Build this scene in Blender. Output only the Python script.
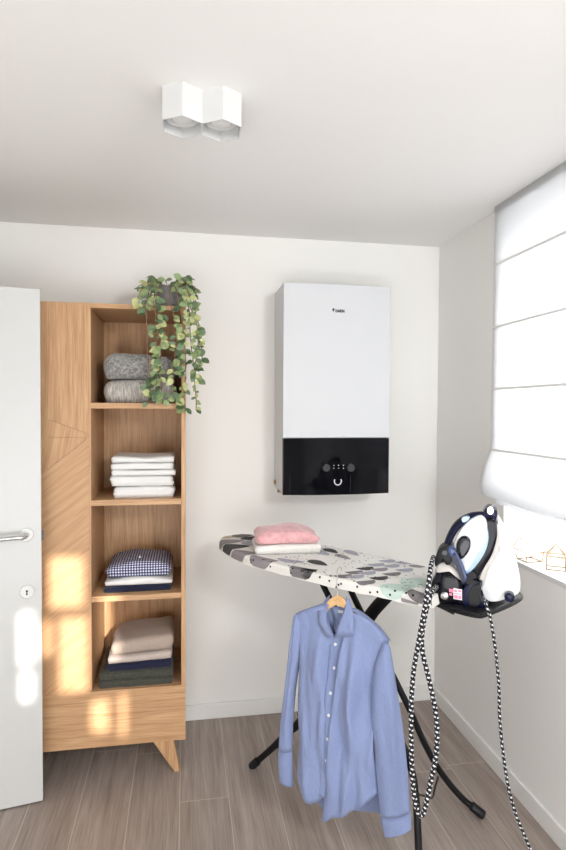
import bpy, bmesh, math, random
import numpy as np
from mathutils import Vector, Matrix, noise
random.seed(7)
for o in list(bpy.data.objects):
    bpy.data.objects.remove(o)
SC = bpy.context.scene
COL = SC.collection
PI = math.pi

# ------------------------------------------------------------------ camera
YAW, PITCH, ROLL, FPX, CAMZ, CAMD, XR = 0.171732, -0.0269104, 0.0055382, 571.3295, 1.607512, 2.955174, 1.375387
cy_, sy_ = math.cos(YAW), math.sin(YAW)
FWD = Vector((sy_ * math.cos(PITCH), cy_ * math.cos(PITCH), math.sin(PITCH)))
_r = Vector((cy_, -sy_, 0))
_u = _r.cross(FWD)
RGT = math.cos(ROLL) * _r + math.sin(ROLL) * _u
UP = -math.sin(ROLL) * _r + math.cos(ROLL) * _u
CAMP = Vector((0, -CAMD, CAMZ))
cam = bpy.data.cameras.new('camera')
cam.sensor_fit = 'VERTICAL'
cam.sensor_height = 36
cam.sensor_width = 24
cam.lens = FPX / 850 * 36
cam.clip_start = 0.02
cam_o = bpy.data.objects.new('camera', cam)
COL.objects.link(cam_o)
M = Matrix((RGT, UP, -FWD)).transposed().to_4x4()
M.translation = CAMP
cam_o.matrix_world = M
SC.camera = cam_o

# ------------------------------------------------------------------ world, sun, lights, exposure
SC.view_settings.view_transform = 'Standard'
SC.view_settings.look = 'None'
SC.view_settings.gamma = 1.0
SC.view_settings.use_curve_mapping = False
SC.view_settings.exposure = 0.14
W = bpy.data.worlds.new('daylight')
SC.world = W
W.use_nodes = True
W.node_tree.nodes['Background'].inputs[0].default_value = (0.93, 0.96, 1.0, 1)
W.node_tree.nodes['Background'].inputs[1].default_value = 3.0


def light(name, kind, loc, direction, energy, color=(1, 1, 1), size=None, spread=None, angle=None):
    d = bpy.data.lights.new(name, kind)
    d.energy = energy
    d.color = color
    if size:
        d.shape = 'RECTANGLE'
        d.size, d.size_y = size
    if spread:
        d.spread = spread
    if angle is not None:
        d.angle = angle
    o = bpy.data.objects.new(name, d)
    COL.objects.link(o)
    o.location = loc
    o.rotation_euler = Vector(direction).to_track_quat('-Z', 'Z').to_euler()
    return o


SUN_D = Vector((-0.23, 1.0, -0.30))
light('sun', 'SUN', (1, -6, 4), SUN_D, 8.5, (1.0, 0.92, 0.83), angle=math.radians(0.85))
light('window_daylight', 'AREA', (XR + 0.31, -1.078, 1.725), (-1, 0, 0), 21, (0.96, 0.975, 1.0), size=(0.80, 1.48))
light('added_rear_fill', 'AREA', (-0.25, -4.1, 0.68), (0, 1, 0.08), 45, (0.965, 0.988, 1.0), size=(2.3, 1.3))  # added fill lamp behind the camera; no window is built there
light('added_rear_key', 'AREA', (1.12, -3.6, 2.2), (-0.2, 1, -0.2), 25, (0.985, 0.99, 0.985), size=(0.35, 0.35))  # added small lamp, not a window; throws the boiler's shadow on the wall


# ------------------------------------------------------------------ helpers: pixels of the photo to points on real planes
def ray(px, py):
    px, py = float(px), float(py)
    return FWD + (px - 283) / FPX * RGT - (py - 425) / FPX * UP


def at(px, py, P0, n):
    d = ray(px, py)
    n = Vector(n)
    return CAMP + d * ((Vector(P0) - CAMP).dot(n) / d.dot(n))


def atY(px, py, y):
    return at(px, py, (0, y, 0), (0, 1, 0))


def atX(px, py, x):
    return at(px, py, (x, 0, 0), (1, 0, 0))


def atZ(px, py, z):
    return at(px, py, (0, 0, z), (0, 0, 1))


# ------------------------------------------------------------------ materials
def srgb(r, g, b):
    f = lambda c: c / 12.92 if c <= 0.04045 else ((c + 0.055) / 1.055) ** 2.4
    return (f(r / 255), f(g / 255), f(b / 255), 1)


class Nodes:
    def __init__(s, name):
        s.m = bpy.data.materials.new(name)
        s.m.use_nodes = True
        s.t = s.m.node_tree
        s.b = s.t.nodes['Principled BSDF']

    def n(s, kind, **kw):
        nd = s.t.nodes.new(kind)
        for k, v in kw.items():
            if k.startswith('i_'):
                key = k[2:]
                key = int(key) if key.isdigit() else key.replace('_', ' ')
                nd.inputs[key].default_value = v
            else:
                setattr(nd, k, v)
        return nd

    def l(s, a, b):
        s.t.links.new(a, b)

    def math(s, op, a, b=None, c=None):
        nd = s.n('ShaderNodeMath', operation=op)
        for i, v in enumerate((a, b, c)):
            if v is None:
                continue
            if isinstance(v, (int, float)):
                nd.inputs[i].default_value = v
            else:
                s.l(v, nd.inputs[i])
        return nd.outputs[0]

    def ramp(s, fac, stops):
        nd = s.n('ShaderNodeValToRGB')
        e = nd.color_ramp.elements
        while len(e) < len(stops):
            e.new(0.5)
        for k, (p, c) in enumerate(stops):
            e[k].position = p
            e[k].color = c
        s.l(fac, nd.inputs[0])
        return nd.outputs[0]

    def mix(s, fac, a, b):
        nd = s.n('ShaderNodeMix', data_type='RGBA')
        for sock, v in ((nd.inputs[0], fac), (nd.inputs[6], a), (nd.inputs[7], b)):
            if isinstance(v, (tuple, list, float, int)):
                sock.default_value = v
            else:
                s.l(v, sock)
        return nd.outputs[2]

    def bump(s, h, strength=0.2, dist=0.002):
        nd = s.n('ShaderNodeBump')
        nd.inputs['Strength'].default_value = strength
        nd.inputs['Distance'].default_value = dist
        s.l(h, nd.inputs['Height'])
        s.l(nd.outputs[0], s.b.inputs['Normal'])

    def coord(s, scale=(1, 1, 1), rot=(0, 0, 0), kind='Object'):
        tc = s.n('ShaderNodeTexCoord')
        mp = s.n('ShaderNodeMapping')
        mp.inputs['Scale'].default_value = scale
        mp.inputs['Rotation'].default_value = rot
        s.l(tc.outputs[kind], mp.inputs[0])
        return mp.outputs[0]


def plain(name, col, rough=0.5, metal=0.0, spec=None, coat=0.0, noise_amt=0.0, noise_scale=30, bump=0.0):
    k = Nodes(name)
    k.b.inputs['Base Color'].default_value = col
    k.b.inputs['Roughness'].default_value = rough
    k.b.inputs['Metallic'].default_value = metal
    if spec is not None:
        k.b.inputs['Specular IOR Level'].default_value = spec
    if coat:
        k.b.inputs['Coat Weight'].default_value = coat
        k.b.inputs['Coat Roughness'].default_value = 0.05
    if noise_amt or bump:
        v = k.coord()
        nz = k.n('ShaderNodeTexNoise')
        nz.inputs['Scale'].default_value = noise_scale
        nz.inputs['Detail'].default_value = 4
        k.l(v, nz.inputs['Vector'])
        if noise_amt:
            a = tuple(c * (1 - noise_amt) for c in col[:3]) + (1,)
            b = tuple(min(1, c * (1 + noise_amt)) for c in col[:3]) + (1,)
            k.l(k.ramp(nz.outputs[0], [(0.3, a), (0.7, b)]), k.b.inputs['Base Color'])
        if bump:
            k.bump(nz.outputs[0], bump, 0.003)
    return k.m


def wood(name, rot=(0, 0, 0), dark=(162, 121, 84), mid=(192, 151, 112), lite=(209, 171, 132), rough=0.45):
    """oak veneer, grain along local Z before the rotation"""
    k = Nodes(name)
    v = k.coord(rot=rot)
    mp = k.n('ShaderNodeMapping')
    mp.inputs['Scale'].default_value = (26, 26, 1.1)
    k.l(v, mp.inputs[0])
    n1 = k.n('ShaderNodeTexNoise')
    n1.inputs['Scale'].default_value = 2.2
    n1.inputs['Detail'].default_value = 5
    n1.inputs['Roughness'].default_value = 0.6
    n1.inputs['Distortion'].default_value = 0.35
    k.l(mp.outputs[0], n1.inputs['Vector'])
    mp2 = k.n('ShaderNodeMapping')
    mp2.inputs['Scale'].default_value = (170, 170, 5)
    k.l(v, mp2.inputs[0])
    n2 = k.n('ShaderNodeTexNoise')
    n2.inputs['Scale'].default_value = 1.6
    n2.inputs['Detail'].default_value = 3
    k.l(mp2.outputs[0], n2.inputs['Vector'])
    f = k.math('ADD', k.math('MULTIPLY', n1.outputs[0], 0.55), k.math('MULTIPLY', n2.outputs[0], 0.45))
    k.l(k.ramp(f, [(0.33, srgb(*dark)), (0.5, srgb(*mid)), (0.66, srgb(*lite))]), k.b.inputs['Base Color'])
    k.b.inputs['Roughness'].default_value = rough
    k.b.inputs['Specular IOR Level'].default_value = 0.35
    k.bump(n2.outputs[0], 0.12, 0.001)
    return k.m


def floor_mat():
    k = Nodes('floor_planks')
    tc = k.n('ShaderNodeTexCoord')
    sx = k.n('ShaderNodeSeparateXYZ')
    k.l(tc.outputs['Object'], sx.inputs[0])
    X, Y = sx.outputs[0], sx.outputs[1]
    u = k.math('DIVIDE', k.math('ADD', X, 0.016), 0.2)
    col = k.math('FLOOR', u)
    fx = k.math('FRACT', u)
    off = k.math('FRACT', k.math('MULTIPLY', k.math('SINE', k.math('MULTIPLY', col, 12.9898)), 437.58))
    # the joint at X 0..0.18 lies at Y -0.62, the one at X 1.03..1.18 at Y -0.60
    isA = k.math('COMPARE', col, 0.0, 0.1)
    isB = k.math('COMPARE', col, 5.0, 0.1)
    off = k.math('ADD', k.math('MULTIPLY', off, k.math('SUBTRACT', 1.0, k.math('ADD', isA, isB))),
                 k.math('ADD', k.math('MULTIPLY', isA, 0.48), k.math('MULTIPLY', isB, 0.46)))
    v = k.math('ADD', k.math('DIVIDE', Y, 1.3), off)
    row = k.math('FLOOR', v)
    fy = k.math('FRACT', v)
    dx = k.math('MULTIPLY', k.math('MINIMUM', fx, k.math('SUBTRACT', 1.0, fx)), 0.2)
    dy = k.math('MULTIPLY', k.math('MINIMUM', fy, k.math('SUBTRACT', 1.0, fy)), 1.3)
    dd = k.math('MINIMUM', dx, dy)
    seam = k.math('LESS_THAN', dd, 0.0016)
    cb = k.n('ShaderNodeCombineXYZ')
    k.l(k.math('MULTIPLY', X, 30), cb.inputs[0])
    k.l(k.math('MULTIPLY', Y, 1.6), cb.inputs[1])
    k.l(k.math('ADD', k.math('MULTIPLY', col, 3.7), k.math('MULTIPLY', row, 7.1)), cb.inputs[2])
    n1 = k.n('ShaderNodeTexNoise')
    n1.inputs['Scale'].default_value = 1.0
    n1.inputs['Detail'].default_value = 6
    n1.inputs['Roughness'].default_value = 0.65
    n1.inputs['Distortion'].default_value = 0.5
    k.l(cb.outputs[0], n1.inputs['Vector'])
    cb2 = k.n('ShaderNodeCombineXYZ')
    k.l(k.math('MULTIPLY', X, 190), cb2.inputs[0])
    k.l(k.math('MULTIPLY', Y, 6), cb2.inputs[1])
    k.l(col, cb2.inputs[2])
    n2 = k.n('ShaderNodeTexNoise')
    n2.inputs['Scale'].default_value = 1.0
    n2.inputs['Detail'].default_value = 3
    k.l(cb2.outputs[0], n2.inputs['Vector'])
    wn = k.n('ShaderNodeTexWhiteNoise', noise_dimensions='2D')
    cb3 = k.n('ShaderNodeCombineXYZ')
    k.l(col, cb3.inputs[0])
    k.l(row, cb3.inputs[1])
    k.l(cb3.outputs[0], wn.inputs['Vector'])
    f = k.math('ADD', k.math('MULTIPLY', n1.outputs[0], 0.6), k.math('MULTIPLY', n2.outputs[0], 0.4))
    f = k.math('ADD', f, k.math('MULTIPLY', k.math('SUBTRACT', wn.outputs[0], 0.5), 0.06))
    c = k.ramp(f, [(0.3, srgb(124, 111, 103)), (0.5, srgb(155, 142, 134)), (0.68, srgb(176, 164, 156))])
    c = k.mix(seam, c, srgb(192, 180, 168))
    k.l(c, k.b.inputs['Base Color'])
    k.b.inputs['Roughness'].default_value = 0.42
    k.b.inputs['Specular IOR Level'].default_value = 0.4
    k.bump(f, 0.15, 0.002)
    return k.m


def fabric(name, col, scale=400, amt=0.12, rough=0.95, bump=0.25, stretch=(1, 1, 1), sheen=0.2):
    k = Nodes(name)
    v = k.coord(stretch)
    nz = k.n('ShaderNodeTexNoise')
    nz.inputs['Scale'].default_value = scale
    nz.inputs['Detail'].default_value = 3
    k.l(v, nz.inputs['Vector'])
    a = tuple(c * (1 - amt) for c in col[:3]) + (1,)
    b = tuple(min(0.95, c * (1 + amt)) for c in col[:3]) + (1,)
    k.l(k.ramp(nz.outputs[0], [(0.35, a), (0.65, b)]), k.b.inputs['Base Color'])
    k.b.inputs['Roughness'].default_value = rough
    k.b.inputs['Specular IOR Level'].default_value = 0.15
    k.b.inputs['Sheen Weight'].default_value = sheen
    k.bump(nz.outputs[0], bump, 0.003)
    return k.m


def gingham():
    k = Nodes('gingham_cotton')
    tc = k.n('ShaderNodeTexCoord')
    sx = k.n('ShaderNodeSeparateXYZ')
    k.l(tc.outputs['UV'], sx.inputs[0])
    a = k.math('LESS_THAN', k.math('FRACT', k.math('MULTIPLY', sx.outputs[0], 85)), 0.5)
    b = k.math('LESS_THAN', k.math('FRACT', k.math('MULTIPLY', sx.outputs[1], 85)), 0.5)
    s = k.math('MULTIPLY', k.math('ADD', a, b), 0.5)
    k.l(k.ramp(s, [(0.0, srgb(228, 228, 236)), (0.5, srgb(104, 110, 148)), (1.0, srgb(36, 38, 70))]), k.b.inputs['Base Color'])
    k.b.inputs['Roughness'].default_value = 0.9
    return k.m


def braid(name):
    k = Nodes(name)
    tc = k.n('ShaderNodeTexCoord')
    sx = k.n('ShaderNodeSeparateXYZ')
    k.l(tc.outputs['UV'], sx.inputs[0])
    s = k.math('FRACT', k.math('ADD', k.math('MULTIPLY', sx.outputs[0], 64.0), k.math('MULTIPLY', sx.outputs[1], 1.0)))
    s2 = k.math('FRACT', k.math('SUBTRACT', k.math('MULTIPLY', sx.outputs[1], 3.0), k.math('MULTIPLY', sx.outputs[0], 36.0)))
    on = k.math('MULTIPLY', k.math('LESS_THAN', s, 0.36), k.math('LESS_THAN', s2, 0.66))
    k.l(k.mix(on, srgb(18, 18, 26), srgb(225, 225, 228)), k.b.inputs['Base Color'])
    k.b.inputs['Roughness'].default_value = 0.8
    return k.m


def blind_mat():
    k = Nodes('blind_linen')
    t = k.t
    out = t.nodes['Material Output']
    k.b.inputs['Base Color'].default_value = (0.93, 0.93, 0.93, 1)
    k.b.inputs['Roughness'].default_value = 0.95
    k.b.inputs['Specular IOR Level'].default_value = 0.1
    tr = k.n('ShaderNodeBsdfTranslucent')
    tr.inputs[0].default_value = (0.92, 0.93, 0.95, 1)
    mx = k.n('ShaderNodeMixShader')
    mx.inputs[0].default_value = 0.42
    k.l(k.b.outputs[0], mx.inputs[1])
    k.l(tr.outputs[0], mx.inputs[2])
    k.l(mx.outputs[0], out.inputs[0])
    return k.m


def glass_mat(name, gloss=0.06, tint=(1, 1, 1, 1)):
    k = Nodes(name)
    out = k.t.nodes['Material Output']
    tr = k.n('ShaderNodeBsdfTransparent')
    tr.inputs[0].default_value = tint
    gl = k.n('ShaderNodeBsdfGlossy')
    gl.inputs['Roughness'].default_value = 0.02
    mx = k.n('ShaderNodeMixShader')
    mx.inputs[0].default_value = gloss
    k.l(tr.outputs[0], mx.inputs[1])
    k.l(gl.outputs[0], mx.inputs[2])
    k.l(mx.outputs[0], out.inputs[0])
    return k.m


def shirt_mat():
    k = Nodes('shirt_cotton')
    v = k.coord()
    n1 = k.n('ShaderNodeTexNoise')
    n1.inputs['Scale'].default_value = 700
    k.l(v, n1.inputs['Vector'])
    k.l(k.ramp(n1.outputs[0], [(0.3, srgb(120, 133, 174)), (0.7, srgb(142, 155, 192))]), k.b.inputs['Base Color'])
    n2 = k.n('ShaderNodeTexNoise')
    n2.inputs['Scale'].default_value = 22
    n2.inputs['Detail'].default_value = 5
    n2.inputs['Distortion'].default_value = 0.6
    k.l(k.coord((1, 1, 0.45)), n2.inputs['Vector'])
    k.b.inputs['Roughness'].default_value = 0.7
    k.b.inputs['Specular IOR Level'].default_value = 0.25
    k.b.inputs['Sheen Weight'].default_value = 0.15
    k.bump(n2.outputs[0], 0.6, 0.012)
    return k.m


MAT = dict(
    wall=plain('wall_paint', (0.86, 0.85, 0.825, 1), 0.9, spec=0.2, bump=0.03, noise_scale=120),
    ceiling=plain('ceiling_paint', (0.87, 0.86, 0.845, 1), 0.95, spec=0.1),
    trim=plain('trim_paint', (0.82, 0.81, 0.79, 1), 0.45),
    doorpaint=plain('door_lacquer', (0.60, 0.60, 0.595, 1), 0.35),
    white=plain('white_lacquer', (0.70, 0.70, 0.695, 1), 0.35),
    enamel=plain('white_enamel', (0.625, 0.635, 0.66, 1), 0.5, spec=0.3),
    enamel_side=plain('white_enamel_casing', (0.62, 0.63, 0.65, 1), 0.4),
    fixture=plain('fixture_white', (0.66, 0.66, 0.66, 1), 0.5),
    floor=floor_mat(),
    wood_v=wood('oak_upright'),
    wood_h=wood('oak_level', (0, PI / 2, 0)),
    wood_d=wood('oak_diagonal', (0, -math.radians(52), 0), (178, 137, 98), (193, 152, 113), (204, 165, 126)),
    wood_d2=wood('oak_steep', (0, -math.radians(12), 0)),
    wood_y=wood('oak_depth', (PI / 2, 0, 0)),
    blackglass=plain('black_glass', (0.004, 0.004, 0.006, 1), 0.05, spec=0.14),
    black=plain('black_plastic', (0.010, 0.010, 0.012, 1), 0.4, spec=0.25),
    blackmetal=plain('black_steel', (0.008, 0.008, 0.009, 1), 0.45, spec=0.22),
    navy=plain('navy_plastic', srgb(20, 24, 54), 0.2, spec=0.3),
    darknavy=plain('dark_navy_plastic', srgb(8, 8, 20), 0.15, spec=0.25),
    steelblue=plain('steel_blue_plastic', srgb(64, 80, 128), 0.15),
    paleblue=plain('pale_blue_plastic', srgb(176, 200, 228), 0.15),
    gloss=plain('white_gloss_plastic', (0.86, 0.87, 0.89, 1), 0.15),
    cream=plain('cream_plastic', srgb(200, 194, 190), 0.25),
    greyknob=plain('grey_knob', srgb(70, 72, 80), 0.4),
    steel=plain('brushed_steel', (0.62, 0.62, 0.63, 1), 0.28, metal=1.0),
    chrome=plain('lamp_ring_grey', (0.6, 0.6, 0.6, 1), 0.3),
    lampglass=plain('lamp_face', (0.8, 0.8, 0.8, 1), 0.4),
    brass=plain('brass_wire', srgb(158, 130, 84), 0.4),
    pink=fabric('pink_velvet', srgb(222, 168, 172), 60, 0.10, sheen=0.5),
    waffle=fabric('white_waffle', (0.80, 0.78, 0.74, 1), 260, 0.08, bump=0.9),
    towel=fabric('white_terry', (0.79, 0.785, 0.78, 1), 350, 0.05, bump=0.6),
    greywool=fabric('grey_wool', srgb(140, 138, 136), 90, 0.38, bump=0.9, sheen=0.5),
    knit=fabric('grey_rib_knit', srgb(176, 170, 164), 60, 0.35, bump=1.0, stretch=(4, 1, 0.5)),
    gingham=gingham(),
    whitecotton=fabric('white_cotton', (0.82, 0.81, 0.80, 1), 400, 0.05),
    navywool=fabric('navy_wool', srgb(34, 36, 58), 200, 0.2),
    beige=fabric('beige_knit', srgb(172, 156, 144), 300, 0.12, bump=0.4),
    paleknit=fabric('pale_beige_knit', srgb(190, 176, 168), 300, 0.1, bump=0.4),
    olive=fabric('dark_green_wool', srgb(72, 72, 64), 200, 0.3, bump=0.7),
    blind=blind_mat(),
    pane=glass_mat('window_glass', 0.05),
    thin=glass_mat('thin_glass', 0.05, (0.985, 0.99, 0.985, 1)),
    shirt=shirt_mat(),
    button=plain('pearl_button', (0.8, 0.8, 0.8, 1), 0.25),
    label=plain('white_label', (0.75, 0.77, 0.82, 1), 0.7),
    pine=wood('pale_beech', (0, PI / 2, 0), (196, 150, 100), (218, 176, 126), (232, 196, 150)),
    pot=plain('grey_pot', srgb(120, 118, 116), 0.8, noise_amt=0.15),
    soil=plain('dark_soil', srgb(50, 40, 32), 0.95),
    vine=plain('vine_stem', srgb(128, 98, 78), 0.8),
    leafA=plain('leaf_deep_green', srgb(74, 96, 62), 0.5, noise_amt=0.2, noise_scale=40),
    leafB=plain('leaf_pale_green', srgb(138, 156, 106), 0.5, noise_amt=0.15, noise_scale=40),
    leafC=plain('leaf_yellow_green', srgb(184, 188, 132), 0.5, noise_amt=0.15, noise_scale=40),
    leafD=plain('leaf_grey_green', srgb(104, 126, 94), 0.5, noise_amt=0.15, noise_scale=40),
    hose=braid('black_white_braid'),
    dot=plain('print_black', srgb(40, 40, 44), 0.9, spec=0.1),
    coverbase=fabric('cover_cotton', (0.80, 0.785, 0.75, 1), 300, 0.04, sheen=0),
    p_grey=plain('print_grey', srgb(128, 124, 126), 0.9, spec=0.1),
    p_dark=plain('print_charcoal', srgb(88, 86, 88), 0.9, spec=0.1),
    p_mauve=plain('print_mauve_grey', srgb(152, 144, 148), 0.9, spec=0.1),
    p_lilac=plain('print_lilac_grey', srgb(172, 172, 184), 0.9, spec=0.1),
    p_beige=plain('print_beige', srgb(204, 190, 172), 0.9, spec=0.1),
    p_mint=plain('print_mint', srgb(196, 214, 204), 0.9, spec=0.1),
    pinklabel=plain('pink_sticker', srgb(226, 130, 160), 0.5),
    whitelabel=plain('white_sticker', srgb(236, 226, 232), 0.5),
    glowwhite=plain('print_white', (0.8, 0.8, 0.82, 1), 0.5),
    dialgrey=plain('dial_grey', srgb(44, 44, 48), 0.35),
    underside=plain('board_underside', srgb(150, 148, 144), 0.6),
)


# ------------------------------------------------------------------ object helpers
def link(name, me, parent=None):
    o = bpy.data.objects.new(name, me)
    COL.objects.link(o)
    if parent is not None:
        o.parent = parent
    return o


def thing(name, label, cat, loc=(0, 0, 0), rotz=0.0, group=None):
    o = bpy.data.objects.new(name, None)
    o.empty_display_size = 0.05
    COL.objects.link(o)
    o.location = loc
    o.rotation_euler = (0, 0, rotz)
    tag(o, label, cat, group)
    return o


def tag(o, label, cat, group=None):
    o['label'] = label
    o['category'] = cat
    if group:
        o['group'] = group
    return o


def to_local(parent, pts):
    """world points into the parent's frame (parent unparented, rotated about Z only)"""
    c, s = math.cos(-parent.rotation_euler[2]), math.sin(-parent.rotation_euler[2])
    L = parent.location
    out = []
    for p in pts:
        d = Vector(p) - L
        out.append(Vector((c * d.x - s * d.y, s * d.x + c * d.y, d.z)))
    return out


class MB:
    """collects geometry in world coordinates; build() moves it into the parent's frame"""

    def __init__(s):
        s.v, s.f, s.mi, s.uv = [], [], [], {}
        s.smooth = True

    def add(s, verts, faces, mi=0, uvs=None):
        b = len(s.v)
        s.v += [Vector(v) for v in verts]
        for k, f in enumerate(faces):
            if uvs:
                s.uv[len(s.f)] = uvs[k]
            s.f.append([b + i for i in f])
            s.mi.append(mi)

    def box(s, lo, hi, mi=0):
        x0, y0, z0 = lo
        x1, y1, z1 = hi
        v = [(x0, y0, z0), (x1, y0, z0), (x1, y1, z0), (x0, y1, z0), (x0, y0, z1), (x1, y0, z1), (x1, y1, z1), (x0, y1, z1)]
        s.add(v, [(3, 2, 1, 0), (4, 5, 6, 7), (0, 1, 5, 4), (1, 2, 6, 5), (2, 3, 7, 6), (3, 0, 4, 7)], mi)

    def prism(s, poly, off, mi=0, cap=True):
        """closed polygon (3-D points) pushed along the vector off"""
        n = len(poly)
        off = Vector(off)
        v = [Vector(p) for p in poly] + [Vector(p) + off for p in poly]
        f = [(i, (i + 1) % n, n + (i + 1) % n, n + i) for i in range(n)]
        if cap:
            f += [tuple(range(n))[::-1], tuple(range(n, 2 * n))]
        s.add(v, f, mi)

    def tube(s, pts, r, seg=10, mi=0, closed=False, caps=True, flat=None):
        pts = [Vector(p) for p in pts]
        n = len(pts)
        rad = r if isinstance(r, (list, tuple)) else [r] * n
        T = []
        for i in range(n):
            a = pts[(i - 1) % n] if closed or i > 0 else pts[i]
            b = pts[(i + 1) % n] if closed or i < n - 1 else pts[i]
            T.append((b - a).normalized())
        ref = Vector((0, 0, 1)) if abs(T[0].z) < 0.9 else Vector((1, 0, 0))
        N = (ref - T[0] * ref.dot(T[0])).normalized()
        v, L, acc = [], [0.0], 0.0
        for i in range(n):
            if i:
                N = (N - T[i] * N.dot(T[i])).normalized()
                acc += (pts[i] - pts[i - 1]).length
                L.append(acc)
            B = T[i].cross(N)
            for k in range(seg):
                a = 2 * PI * k / seg
                fb = flat if flat else 1.0
                v.append(pts[i] + (N * math.cos(a) + B * math.sin(a) * fb) * rad[i])
        f, uv = [], []
        for i in range(n if closed else n - 1):
            j = (i + 1) % n
            for k in range(seg):
                k2 = (k + 1) % seg
                f.append((i * seg + k, i * seg + k2, j * seg + k2, j * seg + k))
                l1 = L[i]
                l2 = L[j] if j > i else L[i] + (pts[j] - pts[i]).length
                uv.append([(l1, k / seg), (l1, (k + 1) / seg), (l2, (k + 1) / seg), (l2, k / seg)])
        if caps and not closed:
            f += [tuple(range(seg))[::-1], tuple(range((n - 1) * seg, n * seg))]
            uv += [[(0, 0)] * seg, [(0, 0)] * seg]
        s.add(v, f, mi, uv)

    def lathe(s, P, axis, prof, seg=24, mi=0, cap0=True, cap1=True):
        """prof: list of (distance along axis, radius)"""
        P, A = Vector(P), Vector(axis).normalized()
        ref = Vector((0, 0, 1)) if abs(A.z) < 0.9 else Vector((1, 0, 0))
        N = (ref - A * ref.dot(A)).normalized()
        B = A.cross(N)
        v = []
        for h, r in prof:
            for k in range(seg):
                a = 2 * PI * k / seg
                v.append(P + A * h + (N * math.cos(a) + B * math.sin(a)) * r)
        f = []
        for i in range(len(prof) - 1):
            for k in range(seg):
                k2 = (k + 1) % seg
                f.append((i * seg + k, i * seg + k2, (i + 1) * seg + k2, (i + 1) * seg + k))
        if cap0:
            f.append(tuple(range(seg))[::-1])
        if cap1:
            f.append(tuple(range((len(prof) - 1) * seg, len(prof) * seg)))
        s.add(v, f, mi)

    def grid(s, fn, nu, nv, mi=0, uvfn=None):
        v = [fn(i / nu, j / nv) for j in range(nv + 1) for i in range(nu + 1)]
        f, uv = [], []
        for j in range(nv):
            for i in range(nu):
                a = j * (nu + 1) + i
                f.append((a, a + 1, a + nu + 2, a + nu + 1))
                if uvfn:
                    uv.append([uvfn(x / nu, y / nv) for x, y in ((i, j), (i + 1, j), (i + 1, j + 1), (i, j + 1))])
        s.add(v, f, mi, uv if uvfn else None)

    def build(s, name, mats, parent=None, smooth=None, bevel=0.0, seg=2, solid=0.0, angle=40):
        if not isinstance(mats, (list, tuple)):
            mats = [mats]
        pts = to_local(parent_chain(parent), s.v) if parent is not None else s.v
        me = bpy.data.meshes.new(name)
        me.from_pydata([tuple(p) for p in pts], [], s.f)
        for m in mats:
            me.materials.append(m)
        me.polygons.foreach_set('material_index', s.mi)
        if s.uv:
            lay = me.uv_layers.new(name='UVMap')
            for k, p in enumerate(me.polygons):
                if k in s.uv:
                    for li, c in zip(p.loop_indices, s.uv[k]):
                        lay.data[li].uv = c
        bm = bmesh.new()
        bm.from_mesh(me)
        bmesh.ops.recalc_face_normals(bm, faces=bm.faces)
        bm.to_mesh(me)
        bm.free()
        o = link(name, me, parent)
        if solid:
            md = o.modifiers.new('solid', 'SOLIDIFY')
            md.thickness = solid
            md.offset = 0
        if bevel:
            md = o.modifiers.new('bevel', 'BEVEL')
            md.width = bevel
            md.segments = seg
            md.limit_method = 'ANGLE'
            md.angle_limit = math.radians(angle)
        sm = s.smooth if smooth is None else smooth
        if sm:
            me.shade_smooth()
            try:
                me.set_sharp_from_angle(angle=math.radians(42))
            except Exception:
                pass
        return o


def parent_chain(p):
    while p.parent is not None:
        p = p.parent
    return p


def box(name, lo, hi, mat, parent=None, bevel=0.0):
    b = MB()
    b.box(lo, hi)
    return b.build(name, mat, parent, smooth=False, bevel=bevel)


def struct(o, label=None):
    o['kind'] = 'structure'
    if label:
        o['label'] = label
    return o


def smooth_loop(pts, n=6):
    """closed Catmull-Rom through 2-D points"""
    out = []
    m = len(pts)
    for i in range(m):
        p0, p1, p2, p3 = [np.array(pts[(i + k - 1) % m], float) for k in range(4)]
        for k in range(n):
            t = k / n
            out.append(tuple(0.5 * ((2 * p1) + (-p0 + p2) * t + (2 * p0 - 5 * p1 + 4 * p2 - p3) * t * t + (-p0 + 3 * p1 - 3 * p2 + p3) * t ** 3)))
    return out


def smooth_path(pts, n=8):
    out = []
    m = len(pts)
    P = [Vector(p) for p in pts]
    for i in range(m - 1):
        p0, p1, p2, p3 = P[max(i - 1, 0)], P[i], P[i + 1], P[min(i + 2, m - 1)]
        for k in range(n):
            t = k / n
            out.append(0.5 * ((2 * p1) + (-p0 + p2) * t + (2 * p0 - 5 * p1 + 4 * p2 - p3) * t * t + (-p0 + 3 * p1 - 3 * p2 + p3) * t ** 3))
    out.append(P[-1])
    return out


def interp(y, tab):
    """piecewise-linear lookup in a table of (y, x)"""
    if y <= tab[0][0]:
        return tab[0][1]
    for (a, u), (b, w) in zip(tab, tab[1:]):
        if y <= b:
            return u + (w - u) * (y - a) / (b - a)
    return tab[-1][1]


def nz3(p, s, seed=0.0):
    return noise.noise(Vector((p[0] * s + seed, p[1] * s + seed * 1.7, p[2] * s - seed)))


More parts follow.
